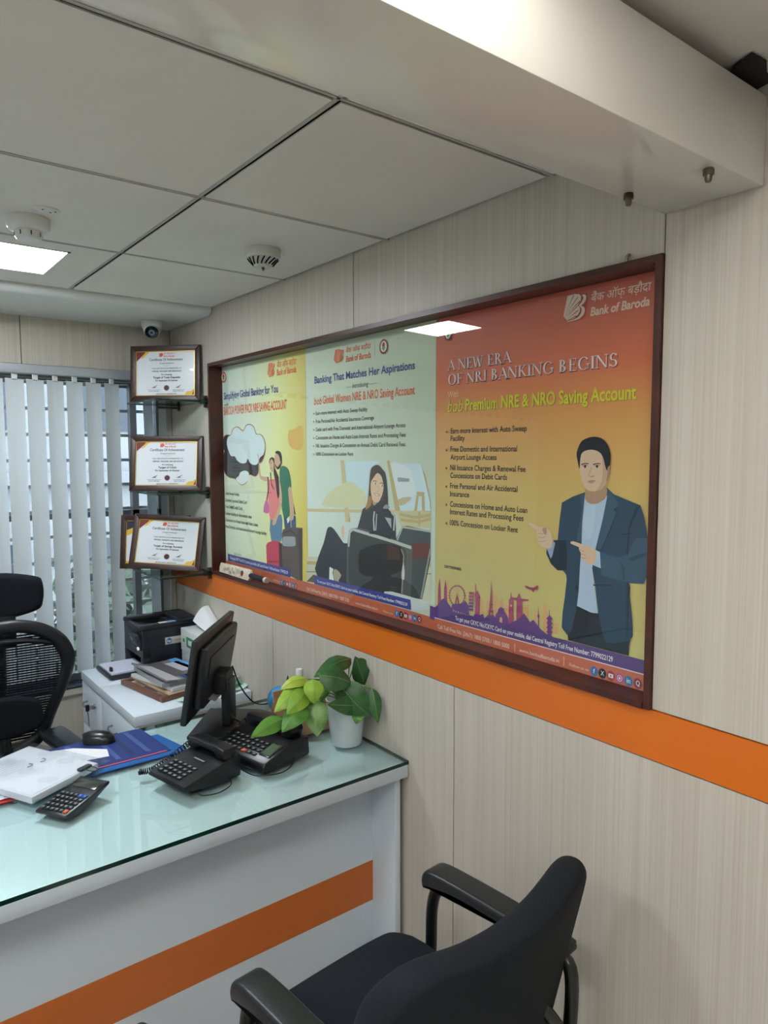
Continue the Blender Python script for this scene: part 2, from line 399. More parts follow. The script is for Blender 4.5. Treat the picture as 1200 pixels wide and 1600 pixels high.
PX = .052
class Print:
    """flat printed artwork on the poster plane, each ink layer a hair above the last"""
    def __init__(s, root): s.root = root; s.k = 0; s.lift = 1; s.b = {}
    def part(s, name):
        if name not in s.b: s.b[name] = MB()
        return s.b[name]
    def x(s): s.k += 1; return PX - .0015 - s.k*.000018
    def P(s, p): q = onx(p[0], p[1], PX); return (q.y, q.z)
    def wpoly(s, part, pts, m):                        # wall coordinates (y, z)
        x = s.x(); s.part(part).poly([(x,y,z) for y,z in pts], m)
    def poly(s, part, pts, m, k=0, T=None):
        q = [T(*p) if T else p for p in pts]
        q = [s.P(p) for p in q]
        if k: q = spline(q, k)
        s.wpoly(part, q, m)
    def line(s, part, pts, wd, m, T=None):
        q = [s.P(T(*p) if T else p) for p in pts]; x = s.x(); b = s.part(part)
        for (y0,z0),(y1,z1) in zip(q, q[1:]):
            d = math.hypot(y1-y0,z1-z0) or 1; ny,nz = -(z1-z0)/d*wd/2, (y1-y0)/d*wd/2
            b.poly([(x,y0+ny,z0+nz),(x,y1+ny,z1+nz),(x,y1-ny,z1-nz),(x,y0-ny,z0-nz)], m)
    def disc(s, part, yz, ry, rz, m, n=28):
        s.wpoly(part, [(yz[0]+ry*math.cos(a*2*PI/n), yz[1]+rz*math.sin(a*2*PI/n)) for a in range(n)], m)
    def text(s, part, body, p0, p1, vtop, m, bold=0, slant=0, T=None):
        if T: a = T(*p0); bb = T(*p1); tp = T(p0[0],vtop)
        else: a,bb,tp = p0,p1,(p0[0],vtop)
        y0,z0 = s.P(a); y1,z1 = s.P(bb); _,zt = s.P(tp); z = z0 if abs(z0-z1)>.03 else (z0+z1)/2
        s.wtext(part, body, y0, z, y0-y1, zt-z0, m, bold, slant)
    def wtext(s, part, body, y0, z0, w_, h, m, bold=0, slant=0):
        V,F,_ = glyphs(body, bold); x = s.x() if part == 'footer' else PX-.00156-.00003*s.lift
        h *= 1.10; s.part(part).raw([(x, y0-vx*w_-slant*vy*h, z0+vy*h) for vx,vy in V], F, m)
    def done(s):
        for n,b in s.b.items(): b.out(n, s.root, flat=True)
def C(x0,y0,sc): return lambda u,v: (x0+u/sc, y0+v/sc)
c5 = C(330,520,3.3333); c6 = C(330,640,3.3333); c7 = C(670,400,3.0769); c8 = C(670,640,3.0769); cl = C(880,430,8)
man = C(820,660,5.7143); man2 = C(820,830,5.7143); sky = C(670,880,5.4545); cpl = C(400,690,7.275); wom = C(480,700,5.7143); wof = C(540,710,10); cld = C(340,650,8.5714)
K = .80
def ink(*c):
    m = 'ink_%d_%d_%d' % c
    v = [min(.92, lin(q)/K) for q in c]
    return mat(m, (*v,1), .55, spec=.3)
def sheet_mat(name, stops_z, stops_y=None, fac=.5, noise=0):
    """printed colour field of a poster: a gradient of the print itself"""
    m = mat(name, rough=.5, spec=.3); N,L,bs = nodes(m); tc = N.new('ShaderNodeTexCoord'); sp = N.new('ShaderNodeSeparateXYZ'); L.new(tc.outputs['Generated'], sp.inputs[0])
    def rp(sock, stops):
        r = N.new('ShaderNodeValToRGB'); ramp(r, [(p,tuple(min(.92,lin(q)/K) for q in c)+(1,)) for p,c in stops]); L.new(sock, r.inputs['Fac']); return r
    a = rp(sp.outputs['Z'], stops_z); res = a.outputs['Color']
    if stops_y:
        c = rp(sp.outputs['Y'], stops_y); mx = N.new('ShaderNodeMixRGB'); mx.inputs['Fac'].default_value = fac
        L.new(a.outputs['Color'], mx.inputs[1]); L.new(c.outputs['Color'], mx.inputs[2]); res = mx.outputs[0]
    L.new(res, bs.inputs['Base Color']); return m
Y01,Y12,Y23,Y3 = 2.917, 2.221, 1.519, .8085
ZB,ZT = 1.1555, 2.0415
TERRA = ink(188,100,74); PURPLE = ink(86,62,120); BLUE = ink(62,66,140); SCRIPT = ink(58,52,44); PALE = ink(214,196,184)
def poster(name, label, y0, y1, m):
    t = thing(name, label, 'poster', (0,0,0), group='advertising posters in the brown wall frame')
    MB().box(PX-.0008,PX+.003,y1+.0006,y0-.0006,ZB,ZT,m).out('printed_sheet',t); return t, Print(t)
# --- the mark of the bank, measured on the right-hand poster: letter B of rays with an outer stroke
LB = [(70,275),(150,250),(215,250),(240,275),(238,320),(205,370),(190,385),(222,400),(228,440),(205,490),(150,530),(65,560),(20,510)]
LO = [(245,262),(285,250),(305,272),(300,318),(270,360),(240,382),(278,400),(290,440),(272,490),(215,540),(150,562),(60,578),(70,566),(150,545),(205,515),(240,470),(248,430),(235,400),(205,385),(245,345),(268,305),(270,280)]
LR = [(75,430,150,262),(60,470,200,285),(50,495,225,330),(50,515,190,395),(58,535,205,440),(60,545,180,500)]
def mark(pr, part, fg, bgm, box):
    """box = (y left, z bottom, width, height) on the wall"""
    ref = Print(None); Q = lambda p: ref.P(cl(*p))
    a = [Q(p) for p in LB+LO]; ys = [p[0] for p in a]; zs = [p[1] for p in a]
    def N(p): q = Q(p); return (box[0]-(max(ys)-q[0])/(max(ys)-min(ys))*box[2], box[1]+(q[1]-min(zs))/(max(zs)-min(zs))*box[3])
    pr.wpoly(part, [N(p) for p in LB], fg); pr.wpoly(part, [N(p) for p in LO], fg)
    for x0,y0,x1,y1 in LR:
        d = math.hypot(x1-x0,y1-y0); nx,ny = -(y1-y0)/d*5, (x1-x0)/d*5
        pr.wpoly(part, [N(p) for p in ((x0-30,y0+38),(x1+nx,y1+ny),(x1-nx,y1-ny))], bgm)
def roundel(pr, part, y, z, ry, rz, ring):
    pr.disc(part,(y,z),ry,rz,ring); pr.disc(part,(y,z),ry*.72,rz*.72,ink(226,216,196)); pr.disc(part,(y,z+rz*.2),ry*.34,rz*.36,ink(150,60,50))
    pr.wpoly(part,[(y+ry*.45,z-rz*.15),(y,z+rz*.1),(y-ry*.45,z-rz*.15),(y,z-rz*.62)],ink(112,150,84))
HINDI = 'बैंक ऑफ़ बड़ौदा'; BANK = 'Bank of Baroda'
CKYC = 'To get your CKYC No./CKYC Card on your mobile, dial Central Registry Toll Free Number: 7799022129'
CALL = 'Call Toll Free No. (24x7): 1800 5700 / 1800 5000'
def icons(pr, part, pts, ry, rz, T):
    cols = [(60,110,170),(26,28,32),(150,50,52),(170,80,140),(48,110,160),(130,46,50)]; gl = ['f','X','','','in','Q']
    for (p,c,gch) in zip(pts,cols,gl):
        y,z = pr.P(T(*p)); pr.disc(part,(y,z),ry,rz,ink(*c))
        wt = ink(230,230,230)
        if gch: pr.wtext(part,gch,y+ry*.45*(1 if gch!='f' else .5),z-rz*.4,ry*(.9 if gch!='f' else .5),rz*.85,wt,.01)
        elif c[0]==150: pr.wpoly(part,[(y+ry*.6,z-rz*.4),(y+ry*.6,z+rz*.4),(y-ry*.6,z+rz*.4),(y-ry*.6,z-rz*.4)],wt); pr.wpoly(part,[(y+ry*.2,z-rz*.25),(y+ry*.2,z+rz*.25),(y-ry*.28,z)],ink(*c))
        else: pr.disc(part,(y,z),ry*.62,rz*.62,wt); pr.disc(part,(y,z),ry*.5,rz*.5,ink(*c)); pr.disc(part,(y,z),ry*.25,rz*.25,wt)

# ------------------------------------------------ right-hand poster
t, p3 = poster('poster','orange poster of a man in a dark blazer pointing, rightmost in the brown frame',Y23,Y3,
   sheet_mat('print_sunset',[(0,(196,184,122)),(.22,(190,176,112)),(.48,(202,170,102)),(.68,(208,148,84)),(.80,(204,108,74)),(1,(184,90,74))]))  # printed gradient, its top brightened to take in a bright reflection
pr = p3
zf = (onx(670,963,PX).z+onx(1013,1053,PX).z)/2; zp = (onx(670,947,PX).z+onx(1013,1030,PX).z)/2
# far pale towers, then the violet skyline
FAR = ink(206,158,112)
for x0,x1,y0 in ((150,175,165),(440,470,300),(495,515,315),(555,585,260),(600,635,305),(650,685,350),(810,850,370),(905,940,400),(978,1012,350),(1060,1105,505)):
    pr.poly('skyline',[(x0,600),(x0,y0),(x1,y0+4),(x1,600)],FAR,T=sky)
MAG = ink(158,70,104); VIO = ink(112,66,128)
for pts in ([(78,380),(84,200),(95,120),(104,200),(108,380)],[(130,380),(134,210),(146,135),(158,210),(162,380)]): pr.poly('skyline',pts,MAG,T=sky)
# big wheel
for k in range(24):
    a = k*PI/12; pr.line('skyline',[(245+63*math.cos(a),275+82*math.sin(a)),(245+63*math.cos(a+PI/12),275+82*math.sin(a+PI/12))],.0022,MAG,T=sky)
    if k%2==0: pr.line('skyline',[(245,275),(245+63*math.cos(a),275+82*math.sin(a))],.0009,FAR,T=sky)
    q = pr.P(sky(245+68*math.cos(a),275+88*math.sin(a))); pr.disc('skyline',q,.0022,.0022,MAG,8)
pr.poly('skyline',[(245,262),(215,400),(226,400),(247,300),(268,400),(280,400)],MAG,T=sky)
for k in range(6): pr.poly('skyline',[(352+3*k*0+ (6-k)*1.2-8,285+k*28-42),(388+(6-k)*1.2-4,288+k*28-42),(388+(6-k)*1.2-6,308+k*28-42),(350+(6-k)*1.2-8,305+k*28-42)],MAG if k<3 else VIO,T=sky)
pr.poly('skyline',[(398,470),(402,300),(395,262),(402,240),(402,180),(408,172),(410,238),(422,236),(432,262),(446,290),(440,300),(436,420),(446,470)],MAG,T=sky)   # torch figure
for a,bx in ((508,530),(546,556)): pr.poly('skyline',[(a,470),(a+ (14 if a<520 else -2),380),(533 if a<520 else 540,250),(538,135),(543,250),(548 if a>520 else 540,380),(bx+2 if a>520 else 524,470)],MAG,T=sky)
pr.poly('skyline',[(522,345),(552,348),(553,358),(521,355)],MAG,T=sky); pr.poly('skyline',[(515,400),(556,405),(556,418),(514,413)],MAG,T=sky)
pr.poly('skyline',[(570,520),(575,440),(596,410),(600,385),(622,370),(645,388),(648,412),(666,432),(684,470),(686,530)],VIO,T=sky)
pr.poly('skyline',[(610,500),(612,465),(622,455),(632,468),(632,505)],FAR,T=sky)
pr.poly('skyline',[(686,530),(690,310),(700,300),(708,240),(716,302),(726,315),(730,540)],MAG,T=sky); pr.disc('skyline',pr.P(sky(708,360)),.0032,.0032,FAR,14)
pr.poly('skyline',[(752,480),(756,320),(710,300),(700,290),(760,292),(770,260),(782,262),(788,300),(860,308),(856,320),(800,325),(800,480)],MAG,T=sky)      # open-armed figure
pr.poly('skyline',[(822,196),(838,190),(870,204),(900,206),(928,190),(940,192),(934,222),(905,226),(898,248),(886,228),(850,216)],ink(150,52,82),T=sky)   # aeroplane
pr.poly('skyline',[(936,590),(938,470),(932,450),(938,430),(940,350),(943,430),(950,450),(945,470),(948,590)],VIO,T=sky)
for k in range(4): pr.poly('skyline',[(1008,470+k*38),(1036,440+k*38),(1064,475+k*38),(1054,480+k*38),(1052,508+k*38),(1018,506+k*38),(1020,478+k*38)],VIO,T=sky)
pr.line('skyline',[(1034,445),(1034,395)],.0015,VIO,T=sky)
pr.poly('skyline',[(15,470),(18,360),(60,375),(85,350),(120,305),(140,300),(165,330),(200,380),(205,350),(240,345),(285,345),(318,318),(345,360),(352,440),(388,450),(398,430),(445,440),(470,430),(480,470),(510,440),(560,440),(600,500),(690,520),(740,490),(780,470),(818,425),(870,500),(898,480),(960,560),(1010,600),(1060,620),(1062,660),(500,660)],ink(96,64,124),T=sky)
for k in range(7): pr.poly('skyline',[(215+k*20,395+k*7),(223+k*20,398+k*7),(223+k*20,412+k*7),(215+k*20,409+k*7)],FAR,T=sky)
# the man
JK = ink(40,66,88); JD = ink(26,40,58); JL = ink(54,82,104); SH = ink(166,184,208); SHD = ink(140,158,186); SK = ink(206,176,150); SKD = ink(168,134,110); HAIR = ink(24,26,36); TR = ink(28,36,48)
A = 'portrait'
pr.poly(A,[(385,880),(375,760),(462,652),(560,700),(664,722),(960,930),(940,1010),(935,1110),(660,1040),(395,970)],TR,T=man2)
pr.poly(A,[(510,1110),(518,880),(530,700),(545,640),(735,640),(745,720),(700,900),(660,1110)],SH,T=man)
pr.poly(A,[(500,60),(700,40),(640,180),(610,330),(662,732),(600,725),(468,662)],SH,T=man2)
pr.poly(A,[(560,735),(640,725),(610,1000),(560,1040),(530,900)],ink(174,192,214),4,T=man)
# blazer body: left front, right front
pr.poly(A,[(548,622),(540,700),(520,900),(515,1100),(500,1290),(490,1500),(468,1680),(440,1780),(430,1850),(400,1880),(385,1895)]+[(338,1830),(345,1700),(365,1560),(382,1400),(378,1360),(300,1250),(300,1060),(320,860),(340,715),(440,660)],JK,T=lambda u,v: man(u,v*1.0) if v<1200 else man2(u,v-971.4))
pr.poly(A,[(735,575),(770,610),(800,640),(920,690),(1040,740),(1075,850),(1100,980),(1115,1160),(1122,1330),(1070,1440),(935,1432),(950,1600),(968,1780),(972,1910),(930,1950),(800,1970),(730,1960),(700,1880),(665,1700),(640,1480),(610,1300),(640,1130),(700,880),(745,660)],JK,T=lambda u,v: man(u,v) if v<1200 else man2(u,v-971.4))
# sleeves and folds
pr.poly(A,[(300,1050),(268,1050),(255,1075),(205,1120),(200,1170),(240,1260),(300,1320),(380,1320),(385,1200),(380,1050)],JD,T=lambda u,v: man(u,v) if v<1200 else man2(u,v-971.4))
pr.poly(A,[(690,190),(850,235),(930,200),(1000,60),(1110,60),(1122,360),(1070,465),(930,455),(690,395)],JL,T=man2)
pr.poly(A,[(860,260),(900,330),(900,430),(885,430),(870,330)],JK,T=man2); pr.poly(A,[(930,240),(1040,200),(1100,190),(1090,215),(960,270)],JK,T=man2)
pr.poly(A,[(920,460),(915,930),(925,935),(950,500),(935,455)],JD,T=man2); pr.poly(A,[(1000,760),(1035,745),(950,940),(930,1180),(915,1180),(935,930)],JD,T=man)
for q in ([(545,630),(500,650),(520,760),(470,1060),(515,1060),(522,880)],): pr.poly(A,q,JL,T=man)
pr.poly(A,[(742,580),(775,625),(830,700),(845,755),(805,775),(830,800),(770,960),(690,1130),(650,1130),(700,890),(748,660)],JL,T=man)
pr.line(A,[(845,755),(805,778),(832,800),(770,960),(690,1140)],.0022,JD,T=man); pr.line(A,[(880,1000),(970,985)],.003,JD,T=man)
pr.line(A,[(620,480),(800,480)],.003,JD,T=man2); pr.line(A,[(470,480),(470,520)],.006,JD,T=man2)
# left-side hand: cuff, fist, pointing finger
pr.poly(A,[(205,1125),(262,1060),(280,1075),(255,1190),(240,1215)],SHD,T=man)
pr.poly(A,[(118,950),(150,935),(200,935),(240,980),(255,1060),(240,1120),(190,1120),(130,1080),(118,1010)],SK,3,T=man)
pr.poly(A,[(42,900),(60,896),(130,930),(165,950),(150,978),(110,955),(50,915)],SK,2,T=man)
for yy in (990,1025,1060): pr.line(A,[(125,yy),(170,yy+4),(195,yy-6)],.0014,SKD,T=man)
pr.poly(A,[(165,945),(205,940),(200,1000),(180,990)],SKD,2,T=man)
# right-side hand
pr.poly(A,[(640,165),(680,185),(688,330),(615,300)],SH,T=man2)
pr.poly(A,[(500,130),(560,125),(640,165),(648,230),(615,300),(560,280),(520,250),(508,190),(494,165)],SK,3,T=man2)
pr.poly(A,[(418,98),(440,88),(520,115),(560,140),(540,170),(490,140),(425,112)],SK,2,T=man2)
for q in ([(498,165),(540,180)],[(508,200),(550,212)],[(516,235),(556,245)]): pr.line(A,q,.0014,SKD,T=man2)
# head
pr.poly(A,[(550,620),(560,560),(730,560),(738,655),(700,700),(640,728),(580,720),(548,680)],SKD,2,T=man)
pr.poly(A,[(748,388),(768,392),(768,450),(745,515),(728,510)],SKD,2,T=man)
pr.poly(A,[(500,300),(540,250),(640,240),(720,290),(745,380),(742,470),(728,545),(690,595),(630,615),(580,608),(540,570),(512,490),(498,400)],SK,3,T=man)
pr.poly(A,[(700,300),(738,380),(738,480),(722,545),(690,590),(650,610),(690,540),(706,440)],ink(186,154,128),3,T=man)
pr.poly(A,[(498,415),(480,340),(472,280),(490,215),(520,165),(575,138),(630,128),(690,140),(735,180),(765,240),(776,300),(770,380),(752,395),(742,430),(725,380),(710,320),(680,270),(620,245),(560,250),(520,275),(505,330)],HAIR,3,T=man)
for u in (548,655):
    pr.poly(A,[(u-34,372),(u,362),(u+30,366),(u+30,374),(u,371),(u-32,382)],ink(66,52,48),2,T=man)
    pr.poly(A,[(u-24,394),(u,384),(u+24,390),(u+4,402)],ink(226,216,208),2,T=man); pr.disc(A,pr.P(man(u,392)),.0034,.0036,ink(44,34,32),12); pr.line(A,[(u-24,392),(u,383),(u+24,389)],.0013,ink(60,46,42),T=man)
pr.line(A,[(606,400),(592,440),(576,472),(600,484),(632,478)],.0016,SKD,T=man); pr.poly(A,[(578,474),(600,480),(632,474),(620,488),(596,488)],SKD,2,T=man)
pr.poly(A,[(568,526),(600,518),(648,518),(610,526)],ink(150,98,88),2,T=man); pr.poly(A,[(570,528),(610,528),(646,522),(616,542),(590,542)],ink(184,134,120),2,T=man)
# title: capitals with thick and thin strokes and serifs
TITLE = ink(226,204,206); TSH = ink(120,58,66)
def serif_caps(s, y0, z0, wd, h, m, dx=0):
    G = {'A':(.86,[((.06,0),(.42,1),.05),((.40,1),(.78,0),.15),((.2,.33),(.62,.33),.05)],[(.06,0),(.78,0)]),
     'N':(.92,[((.12,0),(.12,1),.06),((.12,1),(.78,0),.15),((.78,0),(.78,1),.06)],[(.12,0),(.1,1),(.78,1)]),
     'E':(.74,[((.2,0),(.2,1),.15),((.2,.97),(.62,.97),.06),((.2,.52),(.5,.52),.05),((.2,.03),(.66,.03),.06),((.62,.97),(.62,.78),.05),((.66,.03),(.66,.25),.05),((.5,.4),(.5,.64),.04)],[(.2,0),(.2,1)]),
     'W':(1.16,[((.08,1),(.32,0),.14),((.34,0),(.54,.9),.05),((.50,1),(.76,0),.14),((.78,0),(1.02,1),.05)],[(.08,1),(.52,1),(1.02,1)]),
     'F':(.68,[((.2,0),(.2,1),.15),((.2,.97),(.62,.97),.06),((.2,.52),(.5,.52),.05),((.62,.97),(.62,.78),.05),((.5,.4),(.5,.64),.04)],[(.2,0),(.2,1)]),
     'I':(.42,[((.2,0),(.2,1),.15)],[(.2,0),(.2,1)]),
     'K':(.86,[((.2,0),(.2,1),.15),((.24,.42),(.66,1),.05),((.36,.58),(.74,0),.14)],[(.2,0),(.2,1),(.66,1),(.76,0)]),
     'R':(.84,[((.2,0),(.2,1),.15),((.4,.5),(.72,0),.14)],[(.2,0),(.2,1),(.74,0)]),
     'B':(.78,[((.2,0),(.2,1),.15)],[(.2,0),(.2,1)]),'O':(.98,[],[]),'G':(.96,[((.80,.42),(.80,.06),.13)],[(.80,.42)]),'S':(.70,[((.60,.98),(.60,.74),.04),((.10,.02),(.10,.28),.04)],[]),' ':(.36,[],[])}
    ARC = {'R':[(.22,.74,.36,.26,-90,90,.05,.15)],'B':[(.22,.75,.34,.25,-90,90,.05,.14),(.22,.26,.40,.27,-90,90,.05,.15)],'O':[(.49,.5,.43,.52,0,360,.05,.15)],'G':[(.49,.5,.43,.52,38,335,.05,.15)],
           'S':[(.36,.74,.25,.27,20,270,.06,.13),(.36,.255,.28,.27,-160,90,.06,.14)]}
    tot = sum(G[c][0] for c in s); k = wd/tot/1.0; x = 0; X = PX-.00156-.00003*(1 if m is TSH else 3); b = pr.part('heading')
    def put(q): b.poly([(X, y0-dx-(x+a)*k, z0-dx+bb*h) for a,bb in q], m)
    for c in s:
        adv,st,se = G[c]
        for (ax,ay),(bx,by),wdt in st:
            if abs(ay-by) < .02: put([(ax,ay-wdt/2),(bx,by-wdt/2),(bx,by+wdt/2),(ax,ay+wdt/2)])
            else: put([(ax-wdt/2,ay),(ax+wdt/2,ay),(bx+wdt/2,by),(bx-wdt/2,by)])
        for ax,ay in se: put([(ax-.15,ay-(.05 if ay>.5 else 0)),(ax+.15,ay-(.05 if ay>.5 else 0)),(ax+.15,ay+(0 if ay>.5 else .05)),(ax-.15,ay+(0 if ay>.5 else .05))])
        for cx,cy,rx,rz,a0,a1,tn,tk in ARC.get(c,[]):
            n = 22
            for i in range(n):
                q = []
                for j,ins in ((i,0),(i+1,0),(i+1,1),(i,1)):
                    a = math.radians(a0+(a1-a0)*j/n); hx = tk*ins; hz = tn*ins
                    q.append((cx+(rx-hx)*math.cos(a), cy+(rz-hz)*math.sin(a)))
                put(q)
        x += adv
def title(s, p0, p1, vt):
    y0,z0 = pr.P(c7(*p0)); y1,z1 = pr.P(c7(*p1)); zt = pr.P(c7(p0[0],vt))[1]; z = (z0+z1)/2
    serif_caps(s,y0,z,y0-y1,zt-z0,TSH,dx=.0022); serif_caps(s,y0,z,y0-y1,zt-z0,TITLE)
title('A NEW ERA',(93,550),(398,515),500); title('OF NRI BANKING BEGINS',(93,622),(912,527),572)
pr.text('heading','With',(93,680),(144,678),652,ink(222,192,140),0,T=c7)
YEL = ink(204,194,54); YSH = ink(112,84,32)
for dx,m in ((1.5,YSH),(0,YEL)):
    pr.lift = 1 if m is YSH else 3
    pr.text('heading','bob',(92+dx,752+dx),(163+dx,746+dx),700+dx,m,.005,.22,T=c7); pr.text('heading','Premium NRE & NRO Saving Account',(178+dx,744+dx),(1000+dx,685+dx),694+dx,m,.028,T=c7)
pr.lift = 1
for ln,a,bb,v in (('Earn more Interest with Auto Sweep',(107,115),(473,103),92),('Facility',(107,150),(175,150),127),('Free Domestic and International',(106,203),(427,200),180),('Airport Lounge Access',(106,240),(328,242),217),
   ('Nil Issuance Charges & Renewal Fee',(105,292),(467,298),269),('Concessions on Debit Cards',(105,329),(378,337),306),('Free Personal and Air Accidental',(104,380),(428,393),357),('Insurance',(104,417),(196,421),394),
   ('Concessions on Home and Auto Loan',(104,468),(476,495),445),('Interest Rates and Processing Fees',(104,503),(457,535),480),('100% Concession on Locker Rent',(103,556),(430,590),533)):
    pr.text('bullet_list',ln,a,bb,v,SCRIPT,.014,T=c8)
for v in (107,195,282,370,457,546): pr.disc('bullet_list',pr.P(c8(90,v)),.0035,.0035,ink(110,92,60),10)
pr.text('scan_caption','SCAN TO KNOW MORE',(77,760),(157,774),748,SCRIPT,.03,T=c8)
pr.wpoly('footer',[(Y23,zf),(Y23,zp),(Y3,zp),(Y3,zf)],PURPLE); pr.wpoly('footer',[(Y23,ZB),(Y23,zf),(Y3,zf),(Y3,ZB)],TERRA)
pr.wpoly('footer',[(Y23,zf-.0012),(Y23,zf+.0012),(Y3,zf+.0012),(Y3,zf-.0012)],ink(220,200,200))
WTX = ink(232,222,226)
ftz = lambda p0,p1,T: pr.P(T(*p0))
def ftext(pr, part, body, p0, p1, vt, m, z, T, bold=.012):
    y0 = pr.P(T(*p0))[0]; y1 = pr.P(T(*p1))[0]; h = pr.P(T(p0[0],vt))[1]-pr.P(T(*p0))[1]; pr.wtext(part, body, y0, z, y0-y1, h, m, bold)
ftext(pr,'footer',CKYC,(133,1008),(890,1200),990,WTX,zf+.30*(zp-zf),c8)
zc = zf-.028
ftext(pr,'footer',CALL,(48,1050),(392,1143),1033,PALE,zc,c8); ftext(pr,'footer','www.bankofbaroda.in',(440,1165),(632,1215),1149,PALE,zc,c8,.004); ftext(pr,'footer','Follow us on',(682,1228),(775,1252),1215,PALE,zc,c8,.002)
for u in (418,655): y = pr.P(c8(u,1140))[0]; pr.wpoly('footer',[(y,zc-.004),(y,zc+.018),(y-.0015,zc+.018),(y-.0015,zc-.004)],PALE)
icons(pr,'footer',[(800,1256),(840,1267),(881,1278),(923,1290),(966,1303),(1011,1315)],.0105,.0115,c8)
LOGOC = ink(214,188,172)
y0,z0 = pr.P(cl(18,575)); y1,z1 = pr.P(cl(305,262)); mark(pr,'emblem',LOGOC,ink(150,72,58),(y0,z0-.004,y0-y1,z1-z0+.014))
pr.text('emblem',HINDI,(350,330),(1100,190),240,LOGOC,.008,.12,T=cl); pr.text('emblem',BANK,(345,512),(1085,375),418,LOGOC,.03,.14,T=cl)
roundel(pr,'round_seal',*pr.P((702,521)),.016,.020,ink(120,60,56))
pr.done()

# ------------------------------------------------ middle poster
t, p2 = poster('poster','pale green poster of a woman behind a suitcase, middle one in the frame',Y12,Y23,
   sheet_mat('print_mint',[(0,(206,214,196)),(.35,(208,222,212)),(.62,(200,212,190)),(1,(188,196,168))],[(0,(176,182,158)),(1,(214,226,212))],.45))
pr = p2; A = 'picture'
TAN = ink(204,186,138); TAN2 = ink(186,166,112); SKYB = ink(198,218,222); FLOORC = ink(196,196,172)
pr.poly(A,[(0,1180),(0,970),(1110,970),(1110,1420),(200,1290)],FLOORC,T=wom)
for y,m,h in ((540,TAN,28),(1010,TAN2,30),(1100,ink(120,116,92),8)): pr.poly(A,[(0,y),(1108,y+20),(1108,y+20+h),(0,y+h)],m,T=wom)
pr.poly(A,[(300,110),(330,110),(385,660),(345,660)],TAN,T=wom); pr.poly(A,[(1030,170),(1060,250),(1106,480),(1106,560),(1085,420)],TAN2,T=wom)
pr.poly(A,[(345,120),(650,118),(560,200),(530,500),(360,520)],SKYB,T=wom)
for q in ([(160,450),(200,400),(280,340),(400,300),(470,360),(520,400),(500,520),(160,520)],): pr.poly(A,q,ink(208,206,164),3,T=wom)
pr.poly(A,[(735,140),(1020,140),(1100,480),(1100,560),(830,560)],SKYB,T=wom)
pr.poly(A,[(740,140),(900,170),(945,260),(968,360),(962,420),(920,470),(840,500),(800,480)],ink(214,222,224),3,T=wom)
pr.poly(A,[(800,480),(860,440),(940,440),(900,485),(840,515)],ink(186,176,140),2,T=wom); pr.poly(A,[(808,270),(820,262),(915,272),(918,300),(815,302)],ink(150,158,156),T=wom)
pr.poly(A,[(960,560),(985,390),(1050,395),(1055,560),(1030,560),(1025,430),(1000,430),(985,560)],TAN2,T=wom)
pr.poly(A,[(715,110),(738,110),(835,560),(790,560)],TAN2,T=wom); pr.poly(A,[(800,570),(1108,570),(1108,710),(840,700)],ink(196,190,150),T=wom)
for q in ([(830,590),(960,620),(1100,600)],[(840,640),(1000,660),(1106,630)],[(1005,570),(1005,700)]): pr.line(A,q,.009,TAN2,T=wom)
# seats behind
pr.poly(A,[(790,830),(850,700),(900,695),(1106,740),(1104,1000),(1030,1350),(900,1330)],ink(64,72,72),T=wom); pr.poly(A,[(930,850),(1104,850),(1104,980),(940,990)],ink(104,48,46),T=wom)
pr.line(A,[(805,830),(855,705),(1106,745)],.006,ink(176,176,164),T=wom); pr.line(A,[(1104,900),(1020,1340)],.006,ink(150,150,140),T=wom)
# the woman: trousers, coat, hair, face
DK = ink(44,46,54); DK2 = ink(58,58,64)
pr.poly(A,[(200,705),(240,720),(330,850),(365,860),(400,1250),(215,1200),(130,1170),(72,1075),(150,850),(180,730)],DK,2,T=wom)
pr.poly(A,[(455,710),(500,545),(560,500),(600,480),(690,490),(740,560),(790,600),(800,830),(470,730)],DK,T=wom)
HR = ink(70,58,52)
pr.poly(A,[(395,260),(420,200),(480,165),(540,180),(590,240),(630,300),(655,480),(668,790),(600,800),(480,800),(400,860),(300,880),(340,770),(360,660),(375,480),(385,350)],HR,3,T=wof)
pr.poly(A,[(375,640),(420,700),(400,800),(330,860),(320,840),(350,760)],ink(172,122,60),2,T=wof)
WSK = ink(220,186,156); WSD = ink(184,146,116)
pr.poly(A,[(400,560),(400,440),(440,370),(490,300),(530,300),(570,350),(590,430),(600,500),(590,590),(560,680),(520,745),(470,750),(430,720),(410,640)],WSK,3,T=wof)
pr.poly(A,[(430,720),(470,750),(520,745),(500,790),(440,790)],WSD,2,T=wof)
pr.poly(A,[(510,270),(570,330),(610,430),(620,600),(600,760),(650,790),(660,600),(630,380),(590,270)],ink(52,44,42),3,T=wof)
for u,v in ((470,455),(575,490)):
    pr.poly(A,[(u-30,v),(u,v-14),(u+26,v+4),(u,v+12)],ink(228,220,212),2,T=wof); pr.disc(A,pr.P(wof(u+4,v)),.0028,.0034,ink(40,32,30),10); pr.line(A,[(u-32,v-36),(u-4,v-46),(u+28,v-28)],.002,ink(64,48,42),T=wof)
pr.line(A,[(522,490),(530,560),(515,590),(490,580)],.0016,WSD,T=wof); pr.poly(A,[(458,605),(500,612),(545,630),(525,650),(480,645)],ink(150,76,70),2,T=wof); pr.poly(A,[(468,612),(500,620),(535,633),(515,644),(482,640)],ink(236,230,226),2,T=wof)
pr.poly(A,[(470,790),(520,750),(600,720),(640,790),(600,860),(480,860)],DK,2,T=wof)
pr.poly(A,[(640,780),(700,830),(640,850),(590,840)],ink(150,152,158),2,T=wof); pr.poly(A,[(620,980),(720,1000),(725,1160),(690,1100)],ink(166,168,168),T=wof)
